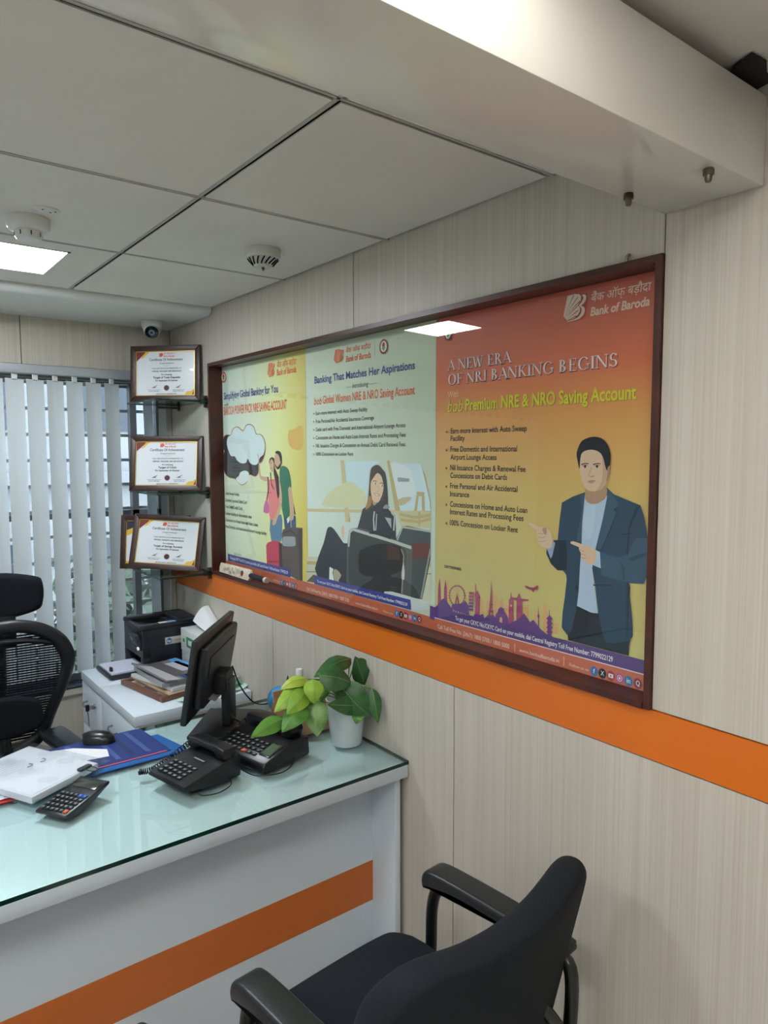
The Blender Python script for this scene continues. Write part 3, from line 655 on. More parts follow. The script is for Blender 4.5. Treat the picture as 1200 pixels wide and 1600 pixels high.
pr.line(A,[(460,890),(445,1000),(455,1190)],.007,ink(200,198,194),T=wof); pr.line(A,[(495,930),(480,1190)],.005,ink(196,194,190),T=wof); pr.line(A,[(270,900),(215,1120)],.005,ink(34,34,40),T=wof); pr.line(A,[(720,900),(775,960),(760,1190)],.007,ink(190,188,184),T=wof)
pr.poly(A,[(315,700),(335,705),(330,800),(312,780)],WSK,2,T=wom); pr.poly(A,[(335,690),(450,660),(450,715),(395,730),(365,850),(335,850)],ink(206,214,212),T=wom)
# big suitcase
pr.poly(A,[(380,735),(405,715),(480,712),(800,820),(945,885),(945,960),(930,1330),(700,1310),(380,1240),(355,1200),(360,880)],ink(88,88,84),T=wom)
pr.poly(A,[(375,760),(410,735),(780,850),(850,890),(870,960),(850,1310),(700,1300),(400,1240),(375,1180)],ink(58,60,60),T=wom)
pr.line(A,[(375,880),(385,750),(410,725),(790,840),(935,890)],.010,ink(186,186,180),T=wom); pr.line(A,[(845,900),(868,960),(850,1300)],.006,ink(150,150,144),T=wom)
pr.poly(A,[(560,745),(640,745),(760,800),(745,815),(640,775),(560,765)],ink(34,36,36),T=wom); pr.poly(A,[(850,1100),(865,1020),(875,1100),(872,1170),(850,1170)],ink(200,198,190),2,T=wom)
pr.poly(A,[(720,860),(820,890),(840,1000),(720,1000)],ink(86,66,60),T=wom)
pr.poly(A,[(235,1110),(260,1080),(310,1135),(285,1180),(300,1225),(260,1205)],ink(176,164,136),2,T=wom); pr.poly(A,[(205,1060),(240,1080),(230,1110),(250,1200),(200,1195)],ink(216,220,216),T=wom)
pr.poly(A,[(0,1190),(60,1130),(100,1140),(120,1190),(60,1200)],ink(96,84,54),T=wom); pr.poly(A,[(690,1300),(760,1280),(1000,1350),(1080,1370),(1080,1440),(930,1450),(930,1380)],ink(196,204,202),2,T=wom)
zf2 = zf+.002
pr.wpoly('footer',[(Y12,ZB),(Y12,zf2),(Y12-.30,zf2),(Y23+.04,zf2-.003),(Y23,zf2-.004),(Y23,ZB)],TERRA)
a = pr.P(c6(540,900))[0]; e = pr.P(c6(1042,1020))[0]; pr.wpoly('footer',[(a,zf2+.001),(a,zf2+.032),(e,zf2+.032),(e,zf2+.001)],BLUE)
ftext(pr,'footer',CKYC,(555,905),(1025,1028),893,WTX,zf2+.010,c6,.02); ftext(pr,'footer',CALL,(500,945),(722,1003),930,PALE,zc,c6); ftext(pr,'footer','www.bankofbaroda.in',(755,1018),(870,1047),1005,PALE,zc,c6,.004); ftext(pr,'footer','Follow us on',(900,1052),(950,1065),1041,PALE,zc,c6,.002)
icons(pr,'footer',[(970,1062),(993,1068),(1016,1074),(1040,1080),(1064,1086),(1088,1092)],.0105,.0115,c6)
OR = ink(218,108,62); NAVY = ink(66,74,134); BG2 = ink(190,198,172)
y0,z0 = pr.P(c5(642,160)); y1,z1 = pr.P(c5(692,80)); mark(pr,'emblem',OR,BG2,(y0,z0,y0-y1,z1-z0))
pr.text('emblem',HINDI,(703,102),(832,84),80,OR,.008,.1,T=c5); pr.text('emblem',BANK,(703,152),(834,130),124,OR,.02,.12,T=c5)
pr.line('emblem',[(855,42),(855,122)],.0012,ink(120,120,110),T=c5); roundel(pr,'round_seal',*pr.P(c5(902,72)),.021,.023,ink(140,62,70))
pr.text('heading','Banking That Matches Her Aspirations',(540,266),(1063,186),234,NAVY,.024,0,T=c5); pr.text('heading','Introducing',(737,290),(818,275),268,SCRIPT,0,.2,T=c5)
for q in ([(705,285),(730,281)],[(826,268),(868,262)]): pr.line('heading',q,.0012,ink(140,140,126),T=c5)
pr.text('heading','bob',(537,376),(577,371),343,OR,.008,.22,T=c5); pr.text('heading','Global Women NRE & NRO Saving Account',(583,370),(1063,319),333,OR,.016,T=c5)
for ln,a,bb,v in (('Earn more Interest with Auto Sweep Facility',(547,428),(815,408),411),('Free Personal/Air Accidental Insurance Coverage',(547,470),(850,453),453),('Debit card with Free Domestic and International Airport Lounge Access',(547,513),(1014,491),496),
  ('Concession on Home and Auto Loan Interest Rates and Processing Fees',(547,556),(1016,541),539),('NIL Issuance Charges & Concession on Annual Debit Card Renewal Fees',(547,597),(1013,591),580),('100% Concession on Locker Rent',(547,640),(742,640),624)):
    pr.text('bullet_list',ln,a,bb,v,SCRIPT,.010,T=c5); pr.disc('bullet_list',pr.P(c5(a[0]-9,a[1]-7)),.003,.003,SCRIPT,8)
pr.done()

# ------------------------------------------------ left-hand poster
t, p1 = poster('poster','yellow and mint poster of a couple under a cloud, leftmost in the frame',Y01,Y12,
   sheet_mat('print_yellow',[(0,(214,218,130)),(.3,(220,224,150)),(.7,(212,222,190)),(1,(206,214,186))],[(0,(208,176,50)),(.10,(214,196,70)),(.3,(224,222,140)),(.65,(214,228,206)),(1,(200,218,210))],.72))
pr = p1; A = 'picture'
pr.poly(A,[(960,200),(1020,180),(1135,140),(1135,430),(1000,430),(950,330)],ink(216,176,90),3,T=cld)
pr.poly(A,[(75,430),(72,330),(90,270),(130,245),(180,250),(200,180),(270,138),(345,190),(380,125),(430,105),(490,135),(525,235),(580,240),(630,300),(650,400),(640,520),(600,620),(560,650),(556,760),(510,815),(430,790),(400,890),(320,930),(240,850),(160,830),(100,770),(65,650),(70,530),(95,470)],ink(196,140,80),3,T=cld)
pr.poly(A,[(80,430),(78,330),(96,276),(134,252),(184,256),(206,186),(270,146),(345,200),(384,132),(430,113),(486,142),(520,240),(576,246),(622,304),(642,400),(632,516),(594,610),(552,640),(548,752),(506,806),(426,782),(396,880),(322,920),(246,842),(164,822),(106,762),(72,650),(76,535),(100,472)],ink(52,52,54),3,T=cld)
pr.poly(A,[(130,390),(140,290),(190,250),(210,186),(270,150),(345,205),(386,136),(430,117),(484,146),(518,244),(574,250),(618,306),(638,400),(620,510),(570,560),(540,640),(490,655),(440,630),(405,570),(390,620),(330,635),(270,600),(235,540),(180,530)],ink(208,222,232),3,T=cld)
pr.poly(A,[(250,845),(290,800),(310,755),(370,732),(420,760),(418,840),(390,885),(322,918)],ink(214,222,220),3,T=cld)
# man in green
GRN = ink(46,112,82); SKN = ink(204,166,136); JEA = ink(62,84,114)
pr.poly(A,[(318,850),(400,835),(455,845),(460,985),(330,985)],JEA,T=cpl)
pr.poly(A,[(270,350),(290,285),(330,280),(375,320),(400,430),(405,530),(375,545),(395,840),(315,850),(285,600)],GRN,2,T=cpl)
pr.poly(A,[(370,540),(405,530),(430,720),(430,880),(385,890),(390,800)],SKN,2,T=cpl); pr.poly(A,[(430,690),(455,830),(440,830)],ink(30,34,36),T=cpl)
pr.poly(A,[(215,170),(240,120),(290,150),(296,240),(250,310),(222,270),(212,225)],SKN,2,T=cpl); pr.poly(A,[(222,130),(240,105),(280,115),(298,170),(298,260),(280,220),(268,170),(250,140)],ink(38,32,30),2,T=cpl)
pr.poly(A,[(222,260),(250,290),(285,240),(290,275),(255,320),(225,285)],ink(70,54,46),2,T=cpl); pr.line(A,[(214,205),(208,222),(220,228)],.002,ink(160,116,90),T=cpl)
pr.poly(A,[(352,880),(385,845),(385,905),(365,930)],ink(222,222,214),T=cpl); pr.line(A,[(400,900),(405,980)],.004,ink(200,196,188),T=cpl)
# woman in pink
pr.poly(A,[(168,880),(292,830),(300,985),(290,1130),(180,1130)],ink(88,124,150),2,T=cpl)
PNK = ink(222,128,124)
pr.poly(A,[(30,190),(18,150),(30,145),(45,260),(62,390),(130,400),(135,450),(55,425),(40,330)],SKN,2,T=cpl)
pr.poly(A,[(130,470),(170,430),(230,430),(270,450),(285,520),(275,700),(250,860),(165,885),(150,700)],PNK,2,T=cpl)
pr.poly(A,[(262,450),(285,500),(300,700),(240,900),(215,950),(190,940),(200,880),(270,720)],SKN,2,T=cpl)
pr.poly(A,[(155,240),(165,195),(190,180),(212,200),(222,330),(200,345),(172,330)],SKN,2,T=cpl)
pr.poly(A,[(153,250),(160,195),(185,178),(212,195),(220,300),(260,400),(272,600),(250,640),(225,450),(205,360),(210,250),(185,200),(168,215)],ink(64,44,44),2,T=cpl); pr.poly(A,[(165,370),(175,350),(180,460),(215,550),(180,500)],ink(64,44,44),2,T=cpl)
pr.line(A,[(140,400),(150,520),(125,680)],.010,ink(130,62,82),T=cpl); pr.poly(A,[(105,690),(130,660),(150,720),(150,810),(90,800)],ink(196,104,154),2,T=cpl)
pr.line(A,[(165,245),(180,248)],.002,ink(90,60,54),T=cpl); pr.line(A,[(166,300),(184,306)],.003,ink(170,90,84),T=cpl)
# suitcases
pr.poly(A,[(120,1180),(135,1150),(200,1125),(280,1140),(290,1460),(130,1440)],ink(196,62,86),T=cpl); pr.poly(A,[(262,1140),(300,1160),(310,1450),(270,1440)],ink(70,40,46),T=cpl); pr.line(A,[(138,1365),(262,1365)],.006,ink(140,44,62),T=cpl)
pr.poly(A,[(300,1060),(310,1000),(360,975),(440,975),(532,980),(532,1600),(310,1480)],ink(92,80,74),T=cpl); pr.poly(A,[(310,1110),(325,1080),(440,1080),(450,1120),(450,1185),(315,1185)],ink(150,156,158),2,T=cpl); pr.poly(A,[(480,1000),(532,985),(532,1600),(505,1580)],ink(70,62,60),T=cpl); pr.line(A,[(310,1040),(400,1010),(480,1080),(480,1200)],.006,ink(60,52,50),T=cpl)
pr.wpoly('footer',[(Y01,ZB),(Y01,zf2),(Y12,zf2),(Y12,ZB)],TERRA)
a = pr.P((357,872))[0]; e = pr.P((454.5,900))[0]; pr.wpoly('footer',[(a,zf2+.001),(a,zf2+.032),(e,zf2+.032),(e,zf2+.001)],BLUE)
ftext(pr,'footer',CKYC,(100,790),(402,866),778,WTX,zf2+.011,c6,.02); ftext(pr,'footer','Follow us on',(325,889),(360,899),879,PALE,zc,c6,.002); ftext(pr,'footer',CALL,(110,840),(210,868),828,PALE,zc,c6,.002)
icons(pr,'footer',[(370,900),(384,904),(398,908),(412,911),(428,915),(443,919)],.0105,.0115,c6)
BG1 = ink(206,214,186)
y0,z0 = pr.P(c5(297,232)); y1,z1 = pr.P(c5(333,152)); mark(pr,'emblem',OR,BG1,(y0,z0,y0-y1,z1-z0))
pr.text('emblem',HINDI,(345,182),(445,165),155,OR,.008,.1,T=c5); pr.text('emblem',BANK,(343,221),(445,206),193,OR,.02,.12,T=c5); roundel(pr,'round_seal',*pr.P(c5(67,232)),.026,.023,ink(190,84,70))
pr.text('heading','Simplifying Global Banking for You',(68,348),(350,309),316,NAVY,.02,T=c5); pr.text('heading','with',(70,382),(92,379),370,SCRIPT,0,T=c5); pr.text('heading','BARODA POWER PACK NRE SAVING ACCOUNT',(68,430),(397,394),392,OR,.018,T=c5)
for ln,a,bb,v in (('Auto Sweep Facility',(77,445),(148,447),431),('Doubled Supreme Debit Card',(77,482),(188,488),467),('Free Debit/Credit Card',(77,515),(163,520),500),('Locker facility at discounted rate',(77,550),(212,563),535),('Concession on Retail loans and Auto Loans',(77,583),(245,606),568),('Free Domestic and International Airport Lounge facility',(77,615),(290,653),600)):
    pr.text('bullet_list',ln,a,bb,v,SCRIPT,.008,T=c6)
pr.text('scan_caption','Scan to know',(122,754),(158,762),744,SCRIPT,0,T=c6)
pr.done()

# small cricket bat leaning on the ledge
t = thing('cricket_bat','small signed wooden cricket bat with black grip on the left end of the frame ledge','bat',(-.012,2.70,1.157))
X = Matrix.Translation((0,0,0)) @ Matrix.Rotation(math.radians(9),4,'Y')
BATW = noisy('willow', rgb(222,212,196), rgb(206,190,166), (4,30,30), .5); b = MB()
b.prism([(.14,.002),(.142,.024),(.136,.043),(-.128,.046),(-.140,.036),(-.142,.012),(-.128,.0)],-.007,.009,BATW,axis='x',r=.004,X=X); b.out('blade',t)
b = MB(); b.tube([X@Vector((0.001,-.136,.023)),X@Vector((.001,-.255,.022))],.0105,mat('black_grip',rgb(24,26,34),.7),n=14); b.tube([X@Vector((.001,-.255,.022)),X@Vector((.001,-.272,.022))],.0112,mat('bat_cap',rgb(214,196,180),.5),n=14); b.out('handle',t)
b = MB(); XI = mat('marker_ink',rgb(70,66,70),.6); rr = random.Random(3)
for i in range(16):
    y,z = .10-.012*i*.9, .012+.022*rr.random(); q = [X@Vector((-.0073,y-.004*k,z+.008*math.sin(k*2+i))) for k in range(5)]; b.tube(q,.0006,XI,n=4)
b.out('signatures',t)
MB().lathe([(0,0),(.011,0),(.011,.0012),(0,.0012)],mat('cherry_leather',rgb(104,40,40),.5),X=X@Matrix.Translation((-.0071,-.075,.024))@Matrix.Rotation(-PI/2,4,'Y')).out('ball_badge',t)

# ================================================================== CORNER SHELVES AND CERTIFICATES
def shelf(z, label, tilt=0):
    t = thing('glass_shelf', label, 'shelf', (0,3.14,z), group='glass corner shelves')
    b = MB(); b.box(-.243,-.004,-.205,.148,-.008,0,SHELFGLASS)
    b.bm.normal_update()
    for f in b.bm.faces:
        if abs(f.normal.z) < .5: f.material_index = b.mi(GREENEDGE)
    b.out('pane',t, flat=True)
    for y in (-.185,):
        b = MB(); b.box(-.020,-.003,y-.006,y+.006,-.030,.022,DARKSTEEL,r=.002); b.box(-.040,-.003,y-.006,y+.006,.001,.006,DARKSTEEL); b.box(-.040,-.003,y-.006,y+.006,-.014,-.009,DARKSTEEL); b.out('clip',t)
    b = MB(); b.box(-.014,-.003,.125,.137,-.030,.022,DARKSTEEL,r=.002); b.box(-.11,-.003,.125,.133,-.021,-.011,DARKSTEEL); b.out('bracket',t)
shelf(1.898,'topmost clear glass shelf fixed in the corner by the posters')
shelf(1.501,'middle clear glass shelf fixed in the corner by the posters')
shelf(1.142,'lowest clear glass shelf in the corner, just above the orange band')
CW,CH,CD,CB = .325,.245,.016,.024
MAROON = mat('print_maroon', rgb(120,34,34), .5); YGOLD = mat('print_gold', rgb(226,184,70), .5); CRED = mat('print_red', rgb(214,86,62), .5); CTX = mat('print_grey', rgb(92,92,98), .6); CTD = mat('print_dark', rgb(52,50,54), .6)
CPAP = mat('certificate_paper', rgb(226,232,238), .25, coat=.5); CNAVY = mat('print_navy', rgb(44,46,72), .5)
def certificate(label, loc, rz, lean, lines, kind=0, roll=0):
    """local x right, -y outwards, z up; leaning back by lean"""
    t = thing('certificate_frame', label, 'frame', (loc[0],loc[1],loc[2]+(CD+.003)*math.sin(lean)+CW/2*abs(math.sin(roll))), rz, group='framed certificates in the corner')
    t.rotation_euler = (-lean, roll, rz); t.rotation_mode = 'XYZ'
    h = CW/2; b = MB()
    def bar(pts): b.prism(pts,0,CD,FRAMEBR,axis='y',r=.003)
    bar([(-h,0),(h,0),(h-CB,CB),(-h+CB,CB)]); bar([(-h,CH),(-h+CB,CH-CB),(h-CB,CH-CB),(h,CH)]); bar([(-h,0),(-h+CB,CB),(-h+CB,CH-CB),(-h,CH)]); bar([(h,0),(h,CH),(h-CB,CH-CB),(h-CB,CB)])
    b.box(-h+.004,h-.004,CD-.002,CD+.002,.004,CH-.004,GAP); b.out('frame_moulding',t)
    b = MB(); e = .003; q = CB
    for a in ((-h+q,h-q,q,q+e),(-h+q,h-q,CH-q-e,CH-q),(-h+q,-h+q+e,q,CH-q),(h-q-e,h-q,q,CH-q)): b.box(a[0],a[1],.004,.009,a[2],a[3],GOLD)
    b.out('gold_fillet',t)
    x0,x1,z0,z1 = -h+q,h-q,q,CH-q; W,H = x1-x0,z1-z0
    b = MB(); b.box(x0,x1,.008,.010,z0,z1,CPAP); k = [0]
    def P(pts, m): k[0] += 1; b.poly([(x0+u*W, .0078-k[0]*.00004, z0+v*H) for u,v in pts], m)
    def T(body, uc, v, wd, hh, m, bold=.015):
        V,F,_ = glyphs(body,bold); k[0] += 1; b.raw([(x0+(uc-wd/2+a*wd)*W,.0078-k[0]*.00004,z0+(v+c*hh)*H) for a,c in V],F,m)
    if kind == 0:
        P([(0,1),(.19,1),(.03,.80),(0,.77)],MAROON); P([(.10,.87),(.17,1),(.24,1),(.12,.85),(.08,.84)],YGOLD)
        P([(1,0),(.94,0),(1,.19)],MAROON); P([(.80,0),(.94,0),(.99,.16),(.93,.10),(.86,.09)],YGOLD)
    else:
        P([(0,1),(.42,1),(.02,.78),(0,.78)],CNAVY); P([(.02,.78),(.42,1),(.52,1),(.04,.66),(0,.64),(0,.74)],YGOLD); P([(0,0),(1,0),(1,.04),(0,.06)],YGOLD)
    P([(.39,.88),(.40,.95),(.44,.96),(.46,.94),(.46,.90),(.43,.87)],CRED)
    T(HINDI,.56,.925,.18,.035,CRED,.006); T(BANK,.56,.87,.18,.035,CRED,.035)
    T('Certificate Of Achievement',.51,.785,.56,.055,CTX,.02); T('Congratulations!',.52,.715,.24,.03,CTX)
    P([(.44,.685),(.52,.67),(.60,.685),(.52,.675)],CTX)
    T('THIS CERTIFICATE IS PRESENTED TO',.52,.60,.50,.026,CTX,.02); T('VISHAL NAGAR NRI BRANCH',.52,.535,.50,.030,CTD,.03)
    for a,(body,wd,hh) in enumerate(lines): T(body,.52,(.46,.39,.325)[a],wd,hh,CTD,.03)
    n = 18; P([(.52+.045*math.cos(i*2*PI/n),.175+.062*math.sin(i*2*PI/n)) for i in range(n)],MAROON); P([(.52+.030*math.cos(i*2*PI/n),.175+.042*math.sin(i*2*PI/n)) for i in range(n)],CTD)
    for u0,u1 in ((.20,.42),(.62,.82)): P([(u0,.13),(u1,.13),(u1,.136),(u0,.136)],CTX)
    for u0 in (.26,.66): P([(u0,.17),(u0+.10,.24),(u0+.105,.235),(u0+.06,.19),(u0+.10,.18),(u0+.02,.176)],CTX)
    T('General Manager',.31,.095,.18,.02,CTX); T('Regional Manager',.72,.095,.18,.02,CTX); T('BARODA REGION',.52,.03,.34,.022,CTD)
    b.out('certificate',t, flat=True)
    b = MB(); b.box(-.03,.03,CD,CD+.005,.03,.17,GAP); b.out('easel_flap',t)
    return t
D = math.radians
certificate('framed certificate with target of total deposits on the topmost glass shelf',(-.140,3.098,1.899),D(-46),D(4),(('For achieving',.18,.03),('Target of Total Deposits',.46,.042),('For September 24 Quarter',.38,.034)))
certificate('framed certificate with target of CASA on the middle glass shelf',(-.158,3.075,1.502),D(-40),D(9),(('For achieving',.18,.03),('Target of CASA',.30,.042),('For September 24 Quarter',.40,.034)))
certificate('framed certificate with target of savings account, front one on the lowest shelf',(-.178,3.07,1.143),D(-42),D(15),(('For achieving',.18,.03),('Target of Savings Account',.48,.042),('For September 24 Quarter',.38,.034)),roll=D(3))
certificate('framed certificate with navy corner, half hidden behind another on the lowest shelf',(-.182,3.175,1.143),D(-42),D(8),(('For achieving',.18,.03),('Target',.20,.04),('For Quarter',.3,.03)),kind=1)

# ================================================================== DESK
t = thing('office_desk','white laminate office desk with an orange band on its front panel','desk',(0,0,0))
DX0 = -2.2
b = MB(); b.box(DX0,-.004,1.577,2.315,.708,.745,WHITE_LAM,r=.001); b.out('desk_top',t)
MB().box(DX0+.05,-.037,1.712,1.73,.06,.708,WHITE_LAM).out('front_panel',t)
MB().box(DX0+.05,-.0372,1.7105,1.713,.268,.398,mat('orange_desk_band',rgb(206,112,50),.35)).out('orange_band',t)
MB().box(-.037,-.017,1.598,2.29,0,.708,WHITE_LAM,r=.001).out('side_panel',t)
MB().box(DX0+.03,DX0+.05,1.598,2.29,0,.708,WHITE_LAM).out('side_panel',t)
b = MB(); b.box(DX0,-.003,1.5755,2.3165,.7465,.7575,TOPGLASS)
b.bm.normal_update()
for f in b.bm.faces:
    if abs(f.normal.z) < .5: f.material_index = b.mi(GREENEDGE)
o = b.out('glass_sheet', flat=True); tag(o,'greenish clear glass sheet covering the white desk top','glass')
TZ = .758

# ================================================================== DRAWER CABINETS
def cabinet(y0, y1, label):
    t = thing('drawer_cabinet', label, 'cabinet', (0,y0,0), group='white drawer cabinets along the panelled wall'); L_ = y1-y0
    MB().box(-.462,-.004,.002,L_-.002,.02,.662,GREY_LAM).out('carcass',t)
    MB().box(-.482,-.004,.001,L_-.001,.662,.70,WHITE_LAM,r=.0015).out('cabinet_top',t)
    for z0,z1 in ((.47,.655),(.27,.462),(.05,.262)):
        d = MB().box(-.480,-.462,.004,L_-.004,z0,z1,WHITE_LAM,r=.0015).out('drawer',t)
        zc = (z0+z1)/2+.02; yc = L_*.52
        MB().tube([(-.480,yc-.055,zc),(-.498,yc-.05,zc),(-.506,yc-.03,zc-.004),(-.506,yc+.03,zc-.004),(-.498,yc+.05,zc),(-.480,yc+.055,zc)],.0042,STEEL).out('handle',d)
        if z0 > .4:
            k = MB(); yk = L_*.30; k.lathe([(0,0),(.010,0),(.010,.006),(.007,.008),(.007,.012),(0,.012)],STEEL,X=Matrix.Translation((-.480,yk,zc+.01))@Matrix.Rotation(-PI/2,4,'Y'))
            k.box(-.512,-.492,yk-.002,yk+.002,zc+.002,zc+.018,STEEL); k.box(-.520,-.505,yk-.006,yk+.006,zc-.004,zc+.024,BLACK,r=.003); k.tube([(-.512,yk,zc-.002),(-.510,yk-.004,zc-.03),(-.508,yk,zc-.07)],.002,STEEL,n=6); k.out('lock_with_key',d)
cabinet(2.582,3.012,'white drawer cabinet with magazines on it, nearest the desk')
cabinet(3.012,3.30,'white drawer cabinet under the black printer, next to the window')

# ================================================================== ON THE CABINETS
CT = .7005
t = thing('printer','black laser printer with a sheet in its front tray, on the far cabinet','printer',(-.155,3.165,CT))
# local: -x is the front
b = MB(); PB = mat('printer_black', rgb(30,33,40), .4); PB2 = mat('printer_inner', rgb(14,15,18), .5)
hx,hy,H = .135,.125,.222
for q in ((-hx+.03,hx,-hy,-hy+.02,0,H-.02),(-hx+.03,hx,hy-.02,hy,0,H-.02),(.02,hx,-hy+.02,hy-.02,0,H-.02)): b.box(*q,PB,r=.006)
b.box(-hx,-hx+.04,-hy,hy,.075,H-.022,PB,r=.006); b.box(-hx,-hx+.04,-hy,-hy+.035,0,.08,PB,r=.006); b.box(-hx,-hx+.04,hy-.035,hy,0,.08,PB,r=.006)
b.box(-hx+.04,.02,-hy+.02,hy-.02,.05,.09,PB2); b.box(-hx+.03,.03,-hy+.02,hy-.02,0,.02,PB2)
b.out('body',t)
b = MB()                                                       # lid with the sunken paper output
b.box(-hx-.004,hx,-hy-.002,-hy+.035,H-.024,H,PB,r=.008); b.box(-hx-.004,hx,hy-.035,hy+.002,H-.024,H,PB,r=.008); b.box(.045,hx,-hy+.02,hy-.02,H-.024,H,PB,r=.008); b.box(-hx-.004,-hx+.02,-hy+.02,hy-.02,H-.030,H-.012,PB,r=.005)
b.grid([[(-hx+.015,-hy+.03,H-.018),(-hx+.015,hy-.03,H-.018)],[(-.02,-hy+.03,H-.040),(-.02,hy-.03,H-.040)],[(.05,-hy+.03,H-.062),(.05,hy-.03,H-.062)]],PB2,thick=.002)
b.box(-.06,-.045,-.008,.008,H-.034,H-.026,GREY_LAM); b.out('lid',t)
b = MB(); X = Matrix.Translation((-hx-.008,-hy+.062,.145))@Matrix.Rotation(D(-18),4,'Y')
b.box(-.010,.010,-.048,.048,-.036,.038,mat('panel_grey',rgb(46,49,54),.4),r=.006,X=X); b.box(-.0112,-.009,-.006,.022,.010,.026,mat('lcd_grey',rgb(96,108,112),.2),X=X)
for k in range(3): b.box(-.0112,-.009,-.03+.022*k,-.018+.022*k,-.022,-.014,BLACK,X=X)
b.out('control_panel',t)
MB().lathe([(0,0),(.009,0),(.009,.004),(0,.004)],mat('button_white',rgb(226,228,236),.3,emit=(.9,.92,1,1),estr=.4),X=Matrix.Translation((-hx-.012,-hy+.018,.122))@Matrix.Rotation(-PI/2,4,'Y')@Matrix.Diagonal((.8,1.3,1,1)).to_4x4()).out('power_button',t)
b = MB(); b.box(-hx-.135,-hx+.03,-.105,.105,.004,.020,PB,r=.004); b.box(-hx-.120,-hx-.108,-.06,-.035,.02,.045,PB,r=.005); b.out('paper_tray',t)
b = MB()
b.box(-hx-.125,-hx+.03,-.092,.092,.0205,.0275,mat('tray_paper',rgb(214,218,238),.8)); b.out('paper',t)
b = MB(); b.box(-.035,.06,-hy-.0012,-hy,.124,.156,mat('label_silver',rgb(196,188,176),.4),r=.0005); X = Matrix.Translation((-.017,-hy-.0012,.140))@Matrix.Rotation(PI/2,4,'X')
b.lathe([(0,0),(.0125,0),(.0125,.0006),(0,.0006)],mat('round_blue',rgb(50,110,176),.4),X=X)
V,F,_ = glyphs('hp',.02); b.raw([(-.026+v[0]*.018,-hy-.0019,.135+v[1]*.010) for v in V],F,WHITE)
V,F,_ = glyphs('LaserJet',.0); b.raw([(.005+v[0]*.048,-hy-.0013,.137+v[1]*.008) for v in V],F,CTX); b.out('side_label',t)
b = MB(); b.box(-.055,.02,-hy+.006,-hy+.030,H,H+.0008,WHITE); b.box(-.02,.02,-hy+.007,-hy+.029,H+.0008,H+.0012,mat('sticker_blue',rgb(110,176,224),.4)); b.out('lid_sticker',t)

# framed certificate lying under the magazines
t = thing('picture_frame','brown picture frame lying flat under the magazines on the near cabinet','frame',(-.272,2.845,CT),D(10))
b = MB(); a,c = .105,.165
for q in ((-a,a,-c,-c+.02),(-a,a,c-.02,c),(-a,-a+.02,-c+.02,c-.02),(a-.02,a,-c+.02,c-.02)): b.box(*q,0,.022,mat('red_brown_wood',rgb(112,72,54),.4),r=.003)
b.out('frame_moulding',t); b = MB(); b.box(-a+.02,a-.02,-c+.02,c-.02,.004,.010,mat('cream_print',rgb(222,216,204),.6))
b.box(-a+.036,-a+.044,-.06,.04,.010,.0104,CTX); b.box(-a+.022,a-.022,-c+.022,-c+.030,.010,.0104,YGOLD); b.out('print',t)
def magazine(name, label, cat, z, rz, w_, l_, th, m, bend=0, dx=0, dy=0, band=None):
    n = 10; rows = []
    for i in range(n+1):
        x = (i/n-.5)*w_; rows.append([(x,(j/6-.5)*l_,z+bend*max(0,(.42-i/n))**1.5*(0.4+.6*(j/6))*1.0) for j in range(7)])
    t = thing(name,label,cat,(-.240+dx,2.832+dy,CT),rz, group='papers stacked on the near cabinet')
    MB().grid([[(x,y,zz+th) for x,y,zz in r] for r in rows],m,thick=th).out('cover',t)
    if band:
        k = MB()
        for (i0,i1,j0,j1,mm) in band: k.grid([[(rows[i][j][0],rows[i][j][1],rows[i][j][2]+th+.0012) for j in range(j0,j1+1)] for i in range(i0,i1+1)],mm,thick=.0004)
        k.out('cover_print',t)
    return t
MB1 = mat('mag_blue',rgb(96,168,226),.3); MB2 = mat('mag_dark',rgb(96,92,96),.35); MB3 = mat('mag_navy',rgb(34,66,128),.35); MB4 = mat('mag_pale',rgb(190,192,196),.35)
magazine('folder','buff paper folder at the bottom of the magazine pile','folder',.0235,D(8),.20,.30,.009,mat('buff',rgb(222,190,158),.7))
magazine('magazine','white magazine with grey edges low in the pile by the printer','magazine',.0335,D(14),.205,.29,.013,mat('mag_white',rgb(206,208,210),.4),.02,.002,.0)
magazine('magazine','thick grey booklet in the middle of the magazine pile','magazine',.0475,D(3),.20,.285,.016,mat('mag_grey',rgb(160,162,164),.4),.03,-.002,.01)
magazine('magazine','magazine with a bent grey and blue cover on top of the pile','magazine',.0645,D(9),.205,.285,.007,mat('mag_silver',rgb(120,120,126),.35),.09,-.002,.0,
   band=[(0,3,0,5,MB4),(3,6,1,6,MB2),(4,7,0,1,MB3),(6,9,2,5,MB4),(8,10,0,6,MB1),(5,8,0,1,MB1)])
GRN_P = mat('green_slip',rgb(190,224,206),.7); GRN_D = mat('green_slip_print',rgb(88,140,112),.7)
def slip(label, x, y, rz, w_, l_, z, m, curl=.012):
    o = MB().grid([[((i/8-.5)*w_,(j/5-.5)*l_,.0015+curl*math.sin(i/8*PI*2+.6)*.5+curl*.55) for j in range(6)] for i in range(9)],m,thick=.0008).out('paper_slip',loc=(x,y,z)); o.rotation_euler = (0,0,rz)
    return tag(o,label,'paper','loose slips on the near cabinet')
slip('pale green paper slip under the left edge of the monitor on the near cabinet',-.225,2.628,D(25),.13,.075,CT,GRN_P)
slip('pale green folded paper at the right end of the near cabinet',-.075,2.665,D(20),.13,.13,CT+.003,GRN_P,.010)
slip('dark green printed slip on the pale green folded paper',-.060,2.655,D(28),.085,.05,CT+.018,GRN_D,.006)
slip('white paper sheet behind the green papers near the wall',-.075,2.72,D(5),.11,.10,CT+.032,PAPER,.006)
BOXW = mat('box_white',rgb(214,218,218),.5); BOXG = mat('box_green',rgb(44,140,84),.5); BOXS = mat('box_grey',rgb(186,190,192),.5)
